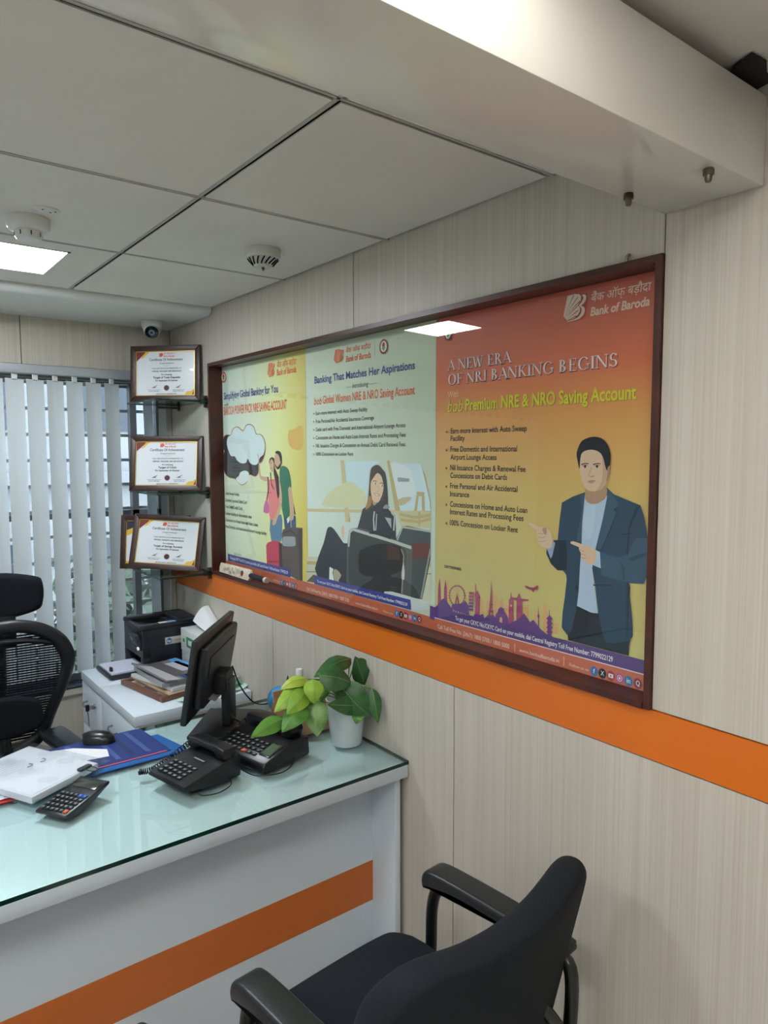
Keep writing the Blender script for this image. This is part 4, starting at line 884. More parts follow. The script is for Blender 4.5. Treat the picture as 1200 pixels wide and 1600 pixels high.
t = thing('carton','white carton with small print, lower one behind the monitor','box',(-.068,2.905,CT))
MB().box(-.056,.062,-.112,.112,0,.098,BOXS,r=.002).out('carton_body',t); b = MB(); b.box(-.0566,-.0560,-.06,-.02,.03,.06,CTX); b.box(-.03,.0,-.1127,-.112,.03,.055,CTX); b.out('carton_print',t)
t = thing('carton','white carton with a green logo, upper one behind the monitor','box',(-.068,2.905,CT+.0985))
MB().box(-.058,.064,-.114,.114,0,.098,BOXW,r=.002).out('carton_body',t); b = MB()
b.box(-.0587,-.058,-.03,.05,.025,.07,BOXG,r=.0003); b.box(-.0591,-.0587,-.01,.03,.036,.058,BOXW); b.box(-.0587,-.058,.07,.09,.04,.055,BOXG)
b.box(-.04,.0,-.1147,-.114,.025,.07,BOXG); b.box(-.03,-.01,-.1151,-.1147,.036,.058,BOXW); b.out('carton_print',t)
o = MB().grid([[(-.080+.075*i/8, 2.82+.17*j/8, CT+.199+.02*math.sin(i/8*PI)+.085*(j/8)**1.2*(.3+.7*(i/8))) for j in range(9)] for i in range(9)],PAPER,thick=.001).out('paper_sheet')
tag(o,'curled white paper sheet on the upper carton behind the monitor','paper')

# ================================================================== ON THE DESK
# monitor, seen from its back
t = thing('monitor','black flat computer monitor seen from behind on a square stand','monitor',(-.318,2.168,TZ+.0005),math.atan2(.76,.65))
# local: +x along the screen, +y towards the user (screen side)
MP = mat('monitor_black',rgb(30,32,35),.42); b = MB(); tl = Matrix.Translation((0,.035,.209))@Matrix.Rotation(D(9.5),4,'X')
b.box(-.215,.215,0,.020,-.135,.135,MP,r=.006,X=tl); b.out('bezel',t)
MB().box(-.203,.203,.0195,.0206,-.122,.122,mat('screen',rgb(8,10,12),.15),X=tl).out('screen',t)
b = MB(); b.prism([(-.185,.105),(.185,.105),(.19,.06),(.17,-.09),(.12,-.108),(-.12,-.108),(-.17,-.09),(-.19,.06)],-.026,.002,MP,axis='y',r=.010,X=tl); b.box(-.14,.14,-.030,-.024,.0,.07,MP,r=.004,X=tl); b.out('back_shell',t)
b = MB(); 
for k in range(2): b.box(.120+.030*k,.140+.030*k,-.0010,-.0002,.112,.126,mat('grey_mark',rgb(120,122,124),.4),X=tl)
b.out('badge',t)
b = MB(); b.box(-.036,.036,-.028,.004,.012,.165,MP,r=.006,X=Matrix.Translation((0,-.006,0))); b.box(-.045,.045,-.024,.02,.12,.19,MP,r=.006); b.out('stand_column',t)
b = MB(); b.box(-.128,.128,-.095,.085,0,.012,MP,r=.003); b.out('base',t)
MB().box(-.195,-.125,-.0003,.0002,-.128,-.098,mat('sticker',rgb(176,180,182),.4),X=Matrix.Translation((.10,.035,.126))@Matrix.Rotation(D(-75),4,'X')@Matrix.Translation((0,0,.09))).out('sticker',t)
def cable(label, pts, r=.0032, k=8):
    o = MB().tube(spline(pts,k,False),r,BLACK,n=8).out('cable'); return tag(o,label,'cable','black cables on the desk')
cable('black cable drooping from the monitor to the desk behind the phones',[(-.335,2.145,.865),(-.31,2.115,.80),(-.26,2.085,.772),(-.22,2.08,.763),(-.20,2.10,.763)])
cable('thin black cable hanging from the monitor back down to the wall side',[(-.275,2.185,.95),(-.235,2.20,.86),(-.175,2.215,.79),(-.09,2.25,.763),(-.03,2.27,.763)],.0026)

def key_grid(b, nx, ny, x0, x1, y0, y1, zf, m, mm=None, gap=.25, h=.0022, X=None):
    for i in range(nx):
        for j in range(ny):
            cx = x0+(i+.5)*(x1-x0)/nx; cy = y0+(j+.5)*(y1-y0)/ny; hx = (x1-x0)/nx*(1-gap)/2; hy = (y1-y0)/ny*(1-gap)/2; z = zf(cy)
            b.box(cx-hx,cx+hx,cy-hy,cy+hy,z-.001,z+h,(mm or {}).get((i,j),m),r=.0008,seg=1,X=X)
def coil(b, pts, r, R, turns, m):
    P = spline(pts,14,False); n = turns*10; path = []
    for i in range(n+1):
        u = i/n*(len(P)-1); k = min(int(u),len(P)-2); f = u-k; p = Vector(P[k]).lerp(Vector(P[k+1]),f); d = (Vector(P[k+1])-Vector(P[k])).normalized()
        a = d.cross(Vector((0,0,1))).normalized(); c = a.cross(d); th = i/n*turns*2*PI; path.append(p+(a*math.cos(th)+c*math.sin(th))*R)
    b.tube(path,r,m,n=5)
KEY = mat('phone_key',rgb(40,42,45),.45); KEYW = mat('key_print',rgb(140,143,148),.5)
PH = mat('phone_black',rgb(20,22,25),.33)
# desk phone nearer the viewer. local: +y = raised end with the handset, -y = low keypad end
t = thing('telephone','smaller black desk phone with a curved front, nearest the viewer','telephone',(-.553,1.846,TZ),D(-77)); t.scale = (.93,.93,.93)
b = MB(); prof = [(-.105,.030),(-.100,.040),(-.04,.050),(.02,.060),(.06,.070),(.098,.073),(.104,.060),(.10,.004),(.06,.003),(.0,.006),(-.06,.016),(-.098,.027)]
b.prism(prof,-.088,.088,PH,axis='x',r=.004); b.box(-.06,.06,-.06,.09,0,.008,PH,r=.002); b.out('phone_body',t)
zf = lambda y: .0405+(y+.10)*.165
b = MB(); key_grid(b,5,4,-.070,.045,-.088,-.018,zf,KEY,h=.003); b.out('keypad',t)
b = MB()
for i in range(5):
    for j in range(4): b.box(-.063+i*.023,-.053+i*.023,-.083+j*.0175,-.0765+j*.0175,zf(-.08+j*.0175)+.0028,zf(-.08+j*.0175)+.0034,KEYW)
b.out('key_print',t); MB().box(-.02,.03,.008,.014,.0605,.0615,KEYW).out('name_plate',t)
b = MB(); hs = [(-.092,.085),(-.086,.100),(-.050,.106),(0,.102),(.050,.106),(.086,.100),(.092,.085),(.086,.070),(.055,.068),(.040,.082),(-.040,.082),(-.055,.068),(-.086,.070)]
b.prism(hs,.036,.084,PH,axis='y',r=.008); b.out('handset',t)
b = MB(); coil(b,[(-.095,.05,.075),(-.14,.01,.030),(-.13,-.06,.018),(-.145,-.10,.018)],.0018,.0085,22,PH); b.out('coiled_cord',t)
b = MB(); b.tube(spline([(.088,.06,.012),(.115,.04,.004),(.125,-.01,.003),(.105,-.05,.003),(.089,-.06,.010)],8,False),.0017,PH,n=6); b.out('line_cord',t)
# larger phone with display
t = thing('telephone','larger black desk phone with small green display and orange key, beside the plant','telephone',(-.335,1.880,TZ),D(-77))
b = MB(); prof = [(-.085,.004),(-.088,.022),(-.080,.034),(.0,.056),(.04,.064),(.07,.066),(.092,.060),(.096,.01),(.09,.004)]
b.prism(prof,-.118,.118,PH,axis='x',r=.006)
for sx in (-.09,.09): b.box(sx-.012,sx+.012,-.07,-.05,-.0,.006,PH)
b.out('phone_body',t); zf = lambda y: .0345+(y+.08)*.275
b = MB(); OK_ = mat('orange_key',rgb(232,98,54),.5); key_grid(b,7,4,-.095,.060,-.072,-.006,zf,KEY,{(4,0):OK_},h=.003); b.out('keypad',t)
b = MB()
for i in range(7):
    for j in range(4): b.box(-.086+i*.0221,-.078+i*.0221,-.067+j*.0165,-.061+j*.0165,zf(-.064+j*.0165)+.0028,zf(-.064+j*.0165)+.0034,KEYW)
b.out('key_print',t)
X = Matrix.Translation((.086,-.030,zf(-.03)+.0015))@Matrix.Rotation(D(15.4),4,'X'); b = MB(); b.box(-.022,.022,-.030,.030,-.002,.002,mat('lcd_frame',rgb(54,58,60),.2),r=.001,X=X); b.box(-.017,.017,-.024,.024,.002,.0026,mat('lcd_green',rgb(86,104,80),.15),X=X); b.out('display',t)
b = MB(); hs = [(-.105,.086),(-.098,.100),(-.055,.104),(0,.100),(.055,.104),(.098,.100),(.105,.086),(.098,.066),(.060,.064),(.045,.078),(-.045,.078),(-.060,.064),(-.098,.066)]
b.prism(hs,.032,.086,PH,axis='y',r=.008); b.out('handset',t)
b = MB(); coil(b,[(-.108,.05,.078),(-.150,.02,.030),(-.14,-.05,.018),(-.10,-.105,.016),(-.04,-.11,.014)],.0018,.0085,26,PH); b.out('coiled_cord',t)
b = MB(); b.tube(spline([(.119,.03,.015),(.135,.0,.004),(.14,-.05,.003),(.10,-.10,.003),(.03,-.100,.003),(-.01,-.087,.008)],8,False),.0016,PH,n=6); b.out('line_cord',t)

# calculator
t = thing('calculator','black desk calculator with orange and blue keys at the front left of the desk','calculator',(-.862,1.906,TZ),D(-57.7))
b = MB(); CALC = mat('calc_black',rgb(30,32,35),.35)
b.prism([(-.076,.008),(-.078,.013),(-.074,.016),(.03,.0285),(.078,.037),(.082,.035),(.080,.029),(.02,.008),(-.03,.0),(-.06,.002)],-.048,.048,CALC,axis='x',r=.002); b.out('calculator_body',t)
zf = lambda y: .0163+(y+.074)*.115; b = MB(); KD = mat('calc_key',rgb(44,46,50),.4)
ORK = mat('calc_orange',rgb(224,92,48),.45); BLK = mat('calc_blue',rgb(40,96,190),.45)
key_grid(b,6,5,-.043,.043,-.070,.012,zf,KD,{(5,0):ORK,(5,4):BLK,(4,4):BLK},h=.0035,gap=.22); b.out('keys',t)
b = MB()
for i in range(6):
    for j in range(5): b.box(-.0395+i*.0143,-.0325+i*.0143,-.064+j*.0164,-.060+j*.0164,zf(-.062+j*.0164)+.0034,zf(-.062+j*.0164)+.0039,KEYW)
b.out('key_print',t)
X = Matrix.Translation((0,.052,.0327))@Matrix.Rotation(D(10),4,'X'); b = MB(); b.box(-.038,.038,-.016,.016,-.001,.0012,mat('calc_lcd',rgb(58,64,60),.15),r=.0006,X=X); b.out('display',t)

# desk pad, papers, file, mouse
PADB = mat('pad_blue',rgb(18,92,164),.45)
o = MB().prism([(-1.28,2.055),(-.515,2.048),(-.497,2.056),(-.493,2.075),(-.523,2.225),(-1.28,2.235)],TZ,TZ+.003,PADB,axis='z').out('desk_pad'); tag(o,'bright blue desk pad under the striped blue sheet','desk pad')
t = thing('blotter_sheet','navy striped blotter sheet with a red line, under the mouse','blotter',(0,0,TZ+.0033))
b = MB(); b.prism([(-1.25,2.085),(-.535,2.075),(-.552,2.298),(-.568,2.308),(-1.20,2.310)],0,.0012,mat('navy_print',rgb(30,52,120),.45),axis='z'); b.out('sheet',t)
b = MB(); NB = mat('navy_light',rgb(64,86,150),.45); DB = mat('navy_dark',rgb(22,38,96),.45)
for k in range(6): b.prism([(-.60-.045*k,2.108),(-.585-.045*k,2.108),(-.597-.045*k,2.298),(-.612-.045*k,2.298)],.0013,.0015,NB if k%2==0 else DB,axis='z')
b.prism([(-1.25,2.083),(-.548,2.076),(-.548,2.082),(-1.25,2.091)],.0013,.0016,mat('red_line',rgb(226,84,84),.45),axis='z'); b.out('stripe_print',t)
o = MB().prism([(-.80,2.16),(-.70,2.145),(-.69,2.20),(-.77,2.27),(-.83,2.29)],TZ+.0048,TZ+.0056,PAPER,axis='z').out('paper_sheet'); tag(o,'white paper corner sticking out between the plastic file and the blotter','paper')
o = MB().prism([(-1.30,2.02),(-.955,2.030),(-.94,2.055),(-1.30,2.06)],TZ+.0002,TZ+.0022,mat('red_card',rgb(206,60,58),.5),axis='z').out('red_card'); tag(o,'red edged card under the plastic file at the left edge of the desk','card')
o = MB().prism([(-1.30,2.034),(-.975,2.040),(-.955,2.13),(-1.30,2.15)],TZ+.0062,TZ+.0070,PAPER,axis='z').out('paper_sheet'); tag(o,'white sheet peeking out below the plastic file at the left edge','paper')
t = thing('plastic_file','clear plastic file full of white papers, with a grey binder clip','file',(-.913,2.134,TZ+.0075),D(28))
pts = [(-.128,-.163),(.128,-.163),(.128,.163),(-.128,.163)]
pin = [(-.116,-.140),(.108,-.136),(.112,.150),(-.112,.153)]
b = MB(); b.prism(pin,.001,.020,mat('paper_block',rgb(222,226,233),.8),axis='z',r=.003)
top = mat('top_sheet',rgb(232,236,242),.8); b.grid([[(-.108+.208*i/12,-.130+.275*j/14,.0205+.0011*math.sin(i*.8+j*.5)*math.cos(j*.7-i*.3)) for j in range(15)] for i in range(13)],top,thick=.0004); b.out('papers',t)
pl = MB()
for k in range(9): pl.box(-.085+.002*k,-.085+.11+.004*(k%3),.125-.012*k,.1265-.012*k,.0222,.0224,mat('faint_print',rgb(190,196,206),.8))
pl.out('faint_print',t)
FILM = thin_glass('file_film',(.93,.95,.965,1),.12)
b = MB(); b.prism(pts,.0,.0245,FILM,axis='z',r=.003); b.out('sleeve',t)
b = MB(); X = Matrix.Translation((.060,-.136,.0225))@Matrix.Rotation(D(180),4,'Z'); CLIP = mat('clip_grey',rgb(70,72,76),.35,metal=.5)
b.box(-.020,.020,-.010,.008,-.001,.007,CLIP,r=.003,X=X); b.tube([X@Vector(p) for p in ((-.010,.008,.005),(-.012,.03,.004),(-.005,.044,.004),(.005,.044,.004),(.012,.03,.004),(.010,.008,.005))],.0011,CLIP,n=6); b.out('binder_clip',t)
b = MB()
for s in (0,1):
    q = [(.005+.040*s+.012*math.cos(a),.022-.004*s+.010*math.sin(a),.0256) for a in [(-2.4+.4*i) for i in range(9)]]; b.tube(q,.0009,CTD,n=5)
b.out('pen_marks',t)
t = thing('computer_mouse','black computer mouse on the navy blotter sheet','mouse',(-.692,2.275,TZ+.0048),D(-38))
rows = []; MO = mat('mouse_black',rgb(22,24,27),.28)
for i in range(15):
    u = i/14*2-1; wv = .031*math.sqrt(max(0,1-abs(u)**2.6))*(1-.08*u); hv = .036*math.sqrt(max(0,1-abs((u+.12)/1.12)**2.4)); rows.append([(u*.053, wv*math.cos(PI*k/12), max(.0,hv*math.sin(PI*k/12)**.8)) for k in range(13)])
b = MB(); b.grid(rows,MO); b.grid([[(p[0],p[1],0) for p in (r[0],r[-1])] for r in rows],MO); b.out('mouse_shell',t)
MB().lathe([(0,-.003),(.007,-.003),(.008,0),(.007,.003),(0,.003)],KEY,X=Matrix.Translation((.028,0,.0265))@Matrix.Rotation(PI/2,4,'X')).out('scroll_wheel',t)

# plant in a white pot
t = thing('potted_plant','leafy green plant in a white pot on the wall end of the desk','plant',(-.072,1.80,TZ))
WPOT = mat('white_ceramic',rgb(226,232,236),.15,spec=.6)
MB().lathe([(0,0),(.046,0),(.049,.004),(.064,.138),(.065,.143),(.062,.144),(.059,.138),(.054,.11),(0,.11)],WPOT,n=40).out('pot',t)
MB().lathe([(0,.120),(.030,.121),(.053,.118)],noisy('soil',rgb(48,36,28),rgb(70,54,42),(200,200,200),.95),n=24).out('soil',t)
def leaf_mat(n, c1, c2): return noisy(n, c1, c2, (26,26,26), .38, spec=.4, lo=.4, hi=.62)
LD = leaf_mat('leaf_dark',rgb(48,92,50),rgb(66,112,62)); LM = leaf_mat('leaf_mid',rgb(74,130,48),rgb(98,152,62)); LB_ = leaf_mat('leaf_bright',rgb(128,172,56),rgb(156,194,72)); LY = leaf_mat('leaf_yellow',rgb(168,196,70),rgb(188,208,96)); LV = leaf_mat('leaf_variegated',rgb(84,134,66),rgb(132,166,104))
VEIN = mat('leaf_vein',rgb(140,172,96),.5)
pc = lambda u,v: (370+u/4.2857, 1000+v/4.2857)
stems = MB(); root = Vector((0,0,.118))
def leaf(bs, tp, wd, m, y0, y1, droop=.01, tilt=.25, fold=.25, back=False):
    B = at(*pc(*bs),y0); T = at(*pc(*tp),y1); B -= Vector((-.072,1.80,TZ)); T -= Vector((-.072,1.80,TZ))
    ax = T-B; L_ = ax.length; d = ax.normalized(); vd = (Vector((-.072,1.80,.85))-CAM).normalized()
    sd = d.cross(vd).normalized(); nm = sd.cross(d).normalized()
    if nm.dot(vd) > 0: nm = -nm
    q = Matrix.Rotation(tilt,3,d); sd = q@sd; nm = q@nm
    n,k = 12,6; w2 = wd/4.2857/FPX*2.15/2*1.32; rows = []
    for i in range(n+1):
        u = i/n; wv = w2*(math.sin(PI*u**.72)**.85 if 0<u<1 else 0)+.0003; c = B+d*(L_*u)+nm*(droop*math.sin(PI*u)); rows.append([c+sd*(wv*s)-nm*(abs(s)*wv*fold*-1)*-1+nm*(.0012*math.sin(u*26+s*5)*abs(s)) for s in [(j/k*2-1) for j in range(k+1)]])
    b = MB(); b.grid(rows,m,thick=.0005)
    b.tube([r[k//2]+nm*.0004 for r in rows[:-1]],.0007,VEIN,n=5)
    b.out('leaf',t)
    mid = (root+B)/2+Vector((0,0,.03)); stems.tube(spline([tuple(root+Vector((random.uniform(-.02,.02),random.uniform(-.02,.02),0))),tuple(mid),tuple(B)],6,False),.0018,LM,n=6)
leaf((765,125),(515,250),100,LD,1.80,1.78,.02,.35)
leaf((548,235),(775,295),135,LD,1.77,1.74,.02,-.3)
leaf((862,300),(793,108),100,LD,1.80,1.79,.015,-.15)
leaf((800,130),(905,215),60,LD,1.80,1.80,.01,.1)
leaf((905,325),(945,555),72,LD,1.71,1.68,.01,-.1)
leaf((690,300),(893,510),165,LD,1.76,1.70,.02,.25)
leaf((862,432),(605,432),105,LD,1.735,1.735,.015,-.2)
leaf((825,470),(797,562),66,LM,1.73,1.715,.008,.2)
leaf((475,262),(292,330),72,LY,1.80,1.80,.015,.5)
leaf((452,308),(250,485),98,LB_,1.79,1.77,.018,.2)
leaf((470,335),(332,500),100,LB_,1.77,1.75,.02,-.15)
leaf((462,430),(300,620),112,LM,1.76,1.74,.02,.2)
leaf((508,262),(515,430),98,LB_,1.76,1.73,.018,-.2)
leaf((530,400),(540,648),120,LV,1.75,1.72,.018,.1)
leaf((315,525),(92,652),86,LM,1.78,1.76,.012,.2)
leaf((610,290),(560,420),60,LM,1.80,1.79,.01,.3)
leaf((720,330),(640,300),44,LM,1.81,1.80,.01,.2)
stems.out('stems',t)

# wooden organiser and things in it
t = thing('desk_organiser','light brown wooden desk organiser with a slanted side, behind the plant leaves','organiser',(-.104,2.012,TZ))
KRAFT = noisy('kraft_wood',rgb(178,140,102),rgb(192,154,114),(10,40,40),.5); b = MB()
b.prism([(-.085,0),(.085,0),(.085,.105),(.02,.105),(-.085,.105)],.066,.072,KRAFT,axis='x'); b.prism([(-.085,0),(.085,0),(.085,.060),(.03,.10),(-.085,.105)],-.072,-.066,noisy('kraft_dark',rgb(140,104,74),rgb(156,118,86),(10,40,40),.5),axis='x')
b.box(-.066,.066,-.085,-.079,0,.105,KRAFT); b.box(-.066,.066,.079,.085,0,.105,KRAFT); b.box(-.066,.066,-.079,.079,0,.005,KRAFT); b.box(-.003,.003,-.079,.079,.005,.095,KRAFT); b.out('organiser_body',t)
def pen(label, x, y, h, m, tipm, rx=0, ry=0):
    t = thing('pen',label,'pen',(x,y,TZ+.0055)); t.rotation_euler = (rx,ry,0)
    MB().tube([(0,0,0),(0,0,h)],.0042,m,n=10).out('barrel',t); MB().tube([(0,0,h),(0,0,h+.012)],.0042,tipm,n=10,radii=[.0042,.0015]).out('tip',t)
pen('brown pen standing upright in the organiser beside the blue ball',-.135,2.055,.150,mat('pen_brown',rgb(92,62,44),.4),DARKSTEEL,.05,-.03)
pen('dark pen standing in the organiser behind the top leaf',-.055,1.985,.155,BLACK,STEEL,.02,.05)
pen('yellow green highlighter in the organiser among the leaves',-.120,1.96,.112,mat('neon',rgb(204,240,60),.4),mat('neon_cap',rgb(214,250,70),.4),.03,-.10)
o = MB().lathe([(0,-.045)]+[(.045*math.cos(a),.045*math.sin(a)) for a in [(-PI/2+PI*i/16) for i in range(1,16)]]+[(0,.045)],noisy('blue_marbled',rgb(26,132,196),rgb(86,176,220),(60,60,60),.35),n=32).out('ball',loc=(-.105,2.165,TZ+.046)); tag(o,'small round blue ball on the desk behind the organiser','ball')
t = thing('sanitiser_bottle','small clear bottle with a white cap behind the plant','bottle',(-.045,2.13,TZ))
MB().lathe([(0,0),(.018,0),(.020,.004),(.020,.10),(.012,.115),(.011,.12),(0,.12)],mat('bottle_white',rgb(214,224,228),.25),n=20).out('bottle_body',t); MB().lathe([(.012,.12),(.013,.122),(.013,.148),(.011,.152),(0,.152)],WHITE,n=18).out('cap',t)

# ================================================================== CEILING FITTINGS
t = thing('smoke_detector','white smoke detector with curved black slots, right one on the ceiling','smoke detector',(-.245,1.975,CZ),group='smoke detectors')
t.rotation_euler = (PI,0,0)
DW = mat('detector_white',rgb(206,206,198),.5); b = MB(); b.lathe([(.0,0),(.052,0),(.053,.004),(.052,.026),(.050,.029),(.045,.030),(.028,.048),(.026,.053),(0,.053)],DW,n=40); b.out('detector_body',t)
b = MB()
for k in range(16):
    a = k*2*PI/16; P = []
    for i in range(5):
        f = i/4; r = .046-.016*f; z = .0303+(.0477-.0303)*f*(16/16); P.append((r*math.cos(a+f*.28),r*math.sin(a+f*.28),.0305+(.0455-r)*1.05+.0012))
    b.tube(P,.0022,SLIT,n=5)
b.out('slots',t); MB().lathe([(0,.053),(.004,.053),(.005,.058),(.002,.062),(0,.066)],DARKSTEEL,n=12).out('sensor_tip',t)
t = thing('smoke_detector','white smoke detector with a clear dome beside the lamp, left one on the ceiling','smoke detector',(-.872,2.09,CZ),group='smoke detectors'); t.rotation_euler = (PI,0,0)
MB().lathe([(0,0),(.052,0),(.053,.003),(.053,.022),(.048,.030),(.036,.033),(0,.034)],WHITE,n=40).out('detector_body',t)
b = MB(); b.lathe([(.034,.033),(.033,.050),(.028,.056),(0,.058)],WHITE,n=32)
for k in range(8): a = k*PI/4; b.box(.0325,.0343,-.0014,.0014,.038,.049,DARKSTEEL,X=Matrix.Rotation(a,4,'Z'))
b.out('sensor_chamber',t)
t = thing('junction_plate','small oval white cover plate with screw holes above the left smoke detector','plate',(-.848,1.985,CZ),D(12)); t.rotation_euler = (PI,0,D(12))
MB().lathe([(0,0),(.030,0),(.030,.003),(.027,.005),(0,.005)],WHITE,n=28,X=Matrix.Diagonal((1.0,.8,1,1)).to_4x4()).out('cover',t)
b = MB()
for x,y in ((-.014,.006),(.010,-.004),(.016,.010)): b.lathe([(0,.0045),(.0028,.0045),(.0028,.0056),(0,.0056)],SLIT,n=10,X=Matrix.Translation((x,y,0)))
b.out('screw_holes',t)
t = thing('security_camera','white dome security camera under the ceiling drop in the corner','camera',(-.155,3.18,2.256)); t.rotation_euler = (PI,0,0)
MB().lathe([(0,0),(.048,0),(.049,.004),(.049,.020),(.043,.034),(.036,.044),(0,.046)],DW,n=36).out('mount',t)
X = Matrix.Translation((-.006,.010,.036))@Vector((0,0,1)).rotation_difference(Vector((-.30,.72,.62))).to_matrix().to_4x4()
b = MB(); b.lathe([(0,-.038)]+[(.038*math.cos(a),.038*math.sin(a)) for a in [(-PI/2+PI*i/14) for i in range(1,11)]]+[(.030,.026),(0,.026)],DW,n=32,X=X); b.out('eyeball',t)
b = MB(); b.lathe([(0,.0262),(.029,.0262),(.029,.030),(0,.031)],mat('lens_glass',rgb(20,26,44),.08),n=28,X=X); b.lathe([(.008,.0312),(.013,.0312),(.013,.033),(.008,.033)],mat('lens_ring',rgb(150,156,176),.3),n=24,X=X); b.out('lens',t)
for n_,(x,y,l) in enumerate(((-.158,.772,'dark metal nozzle under the beam, the one farther from the viewer'),(-.152,.628,'dark metal nozzle under the beam, the one at its front edge'))):
    t = thing('nozzle',l,'nozzle',(x,y,2.13),group='metal nozzles under the beam'); t.rotation_euler = (PI,0,0)
    MB().lathe([(0,0),(.008,0),(.009,.002),(.009,.010),(0,.010)],mat('aged_brass',rgb(104,92,70),.4,metal=.7),n=14).out('collar',t); MB().lathe([(.006,.010),(.006,.017),(.0045,.021),(0,.021)],DARKSTEEL,n=12).out('tip',t)

# ================================================================== CHAIRS
def cushion(b, outline, z0, z1, m, n=6, dome=.0, axis='z', curve=None, X=None):
    """padded slab: outline (2-D) swept through a rounded edge; dome = crown of its top face"""
    cx = sum(p[0] for p in outline)/len(outline); cy = sum(p[1] for p in outline)/len(outline); T = z1-z0; rr = T/2; rings = []
    for i in range(2*n+1):
        a = -PI/2+PI*i/(2*n); ins = rr*(1-math.cos(a)); rings.append((ins, z0+rr+rr*math.sin(a)))
    t = bmesh.new(); R = []
    def put(px,py,pz):
        if curve: pz += curve(px,py)
        return t.verts.new({'z':(px,py,pz),'y':(px,pz,py)}[axis])
    big = max(math.hypot(p[0]-cx,p[1]-cy) for p in outline)
    def ringpts(k, z): return [put(cx+(p[0]-cx)*k, cy+(p[1]-cy)*k, z) for p in outline]
    for k in (.0,.33,.66):
        if k: R.append(ringpts(k*(1-rr/big), z0))
    for ins,z in rings: R.append(ringpts(1-ins/big, z))
    for k in (.66,.33): R.append(ringpts(k*(1-rr/big), z1+dome*(1-k*k)))
    N_ = len(outline)
    for A,B in zip(R,R[1:]):
        for i in range(N_): t.faces.new([A[i],A[(i+1)%N_],B[(i+1)%N_],B[i]])
    a = put(cx,cy,z0); c = put(cx,cy,z1+dome)
    for i in range(N_): t.faces.new([a,R[0][(i+1)%N_],R[0][i]]); t.faces.new([c,R[-1][i],R[-1][(i+1)%N_]])
    bmesh.ops.recalc_face_normals(t, faces=t.faces[:]); b._merge(t, m, X)
def visitor_chair(label, loc, rz):
    t = thing('visitor_chair', label, 'chair', loc, rz, group='black visitor chairs before the desk')
    b = MB(); ol = spline([(-.20,.290),(0,.305),(.20,.290),(.246,.24),(.250,.05),(.246,-.16),(.20,-.22),(0,-.23),(-.20,-.22),(-.246,-.16),(-.250,.05),(-.246,.24)],4)
    cushion(b,ol,.400,.475,FABRIC,dome=.012,curve=lambda x,y: -.9*max(0,y-.16)**1.6+.25*abs(x)**3); b.out('seat',t)
    b = MB(); bl = spline([(-.20,.415),(0,.405),(.20,.415),(.262,.47),(.288,.62),(.292,.78),(.272,.845),(.21,.875),(.10,.862),(0,.856),(-.10,.862),(-.21,.875),(-.272,.845),(-.292,.78),(-.288,.62),(-.262,.47)],4)
    cushion(b,bl,-.035,.035,FABRIC,axis='y',dome=.004,curve=lambda x,z: -.195-.19*max(0,z-.42)-.22*max(0,z-.42)**2*.3+.62*x*x); b.out('backrest',t)
    for sx in (-1,1):
        X0 = .264*sx; b = MB()
        pad = [(.155,.615),(.160,.640),(.140,.662),(.06,.668),(-.10,.668),(-.22,.660),(-.235,.650),(-.22,.636),(-.06,.636),(.06,.632),(.135,.618)]
        b.prism([(p[0],p[1]) for p in spline(pad,3)],X0-.034,X0+.034,LEATHER,axis='x',r=.010,seg=3); b.out('armrest',t)
        b = MB(); path = spline([(X0,-.238,.44),(X0,-.242,.60),(X0,-.20,.628),(X0,-.06,.632),(X0,.06,.628),(X0,.125,.612),(X0,.150,.56),(X0,.155,.44),(X0,.165,.20),(X0,.18,.012)],5,False); b.tube(path,.0145,BLACK_METAL,n=14); b.out('leg',t)
        b = MB(); b.tube(spline([(X0*.62,-.215,.60),(X0*.80,-.245,.52),(X0*.97,-.235,.44),(X0*.99,-.24,.30),(X0,-.29,.012)],5,False),.0135,BLACK_METAL,n=12); b.out('leg',t)
    b = MB(); b.tube([(-.264,.158,.40),(.264,.158,.40)],.012,BLACK_METAL); b.tube([(-.26,-.232,.40),(.26,-.232,.40)],.012,BLACK_METAL); b.tube([(-.272,-.225,.39),(-.272,.16,.39)],.010,BLACK_METAL); b.tube([(.272,-.225,.39),(.272,.16,.39)],.010,BLACK_METAL); b.out('seat_frame',t)
    return t
vc = visitor_chair('black fabric visitor chair with armrests in front of the desk at the right',(-.448,1.075,0),D(5))
dup(vc,(-1.205,1.04,0),D(4),'second black visitor chair, only an armrest tip showing at the bottom edge')

# officer's chair behind the desk
t = thing('office_chair','black high-backed mesh office chair with headrest behind the desk','chair',(-.875,2.66,0),PI-D(3))
bp = lambda x,z: -.19-.10*(z-.5)-.04*math.cos(PI*(z-.56)/.5)+.35*x*x*0.6        # depth of the back surface
def loop(pts): return [(p[0],bp(p[0],p[1]),p[1]) for p in pts]
half = [(0,1.062),(.07,1.060),(.15,1.035),(.215,.985),(.248,.915),(.245,.85),(.215,.76),(.178,.67),(.150,.60),(.10,.555),(0,.545)]
full = half+[(-x,z) for x,z in half[-2:0:-1]]
outer = spline(full,5); cxz = (0,.82)
inner = [(x*.80, .80+(z-.80)*.82) for x,z in outer]
b = MB(); R1,R2,R3,R4 = [],[],[],[]
tb = bmesh.new(); n = len(outer)
sec = []
for (xo,zo),(xi,zi) in zip(outer,inner):
    po = Vector((xo,bp(xo,zo),zo)); pi = Vector((xi,bp(xi,zi),zi)); mid = (po+pi)/2; hw = (po-pi)*.5; ny = Vector((0,.014,0))
    sec.append([tb.verts.new(mid+hw*math.cos(a)+ny*math.sin(a)) for a in [2*PI*k/10 for k in range(10)]])
for i in range(n):
    A,B = sec[i],sec[(i+1)%n]
    for k in range(10): tb.faces.new([A[k],A[(k+1)%10],B[(k+1)%10],B[k]])
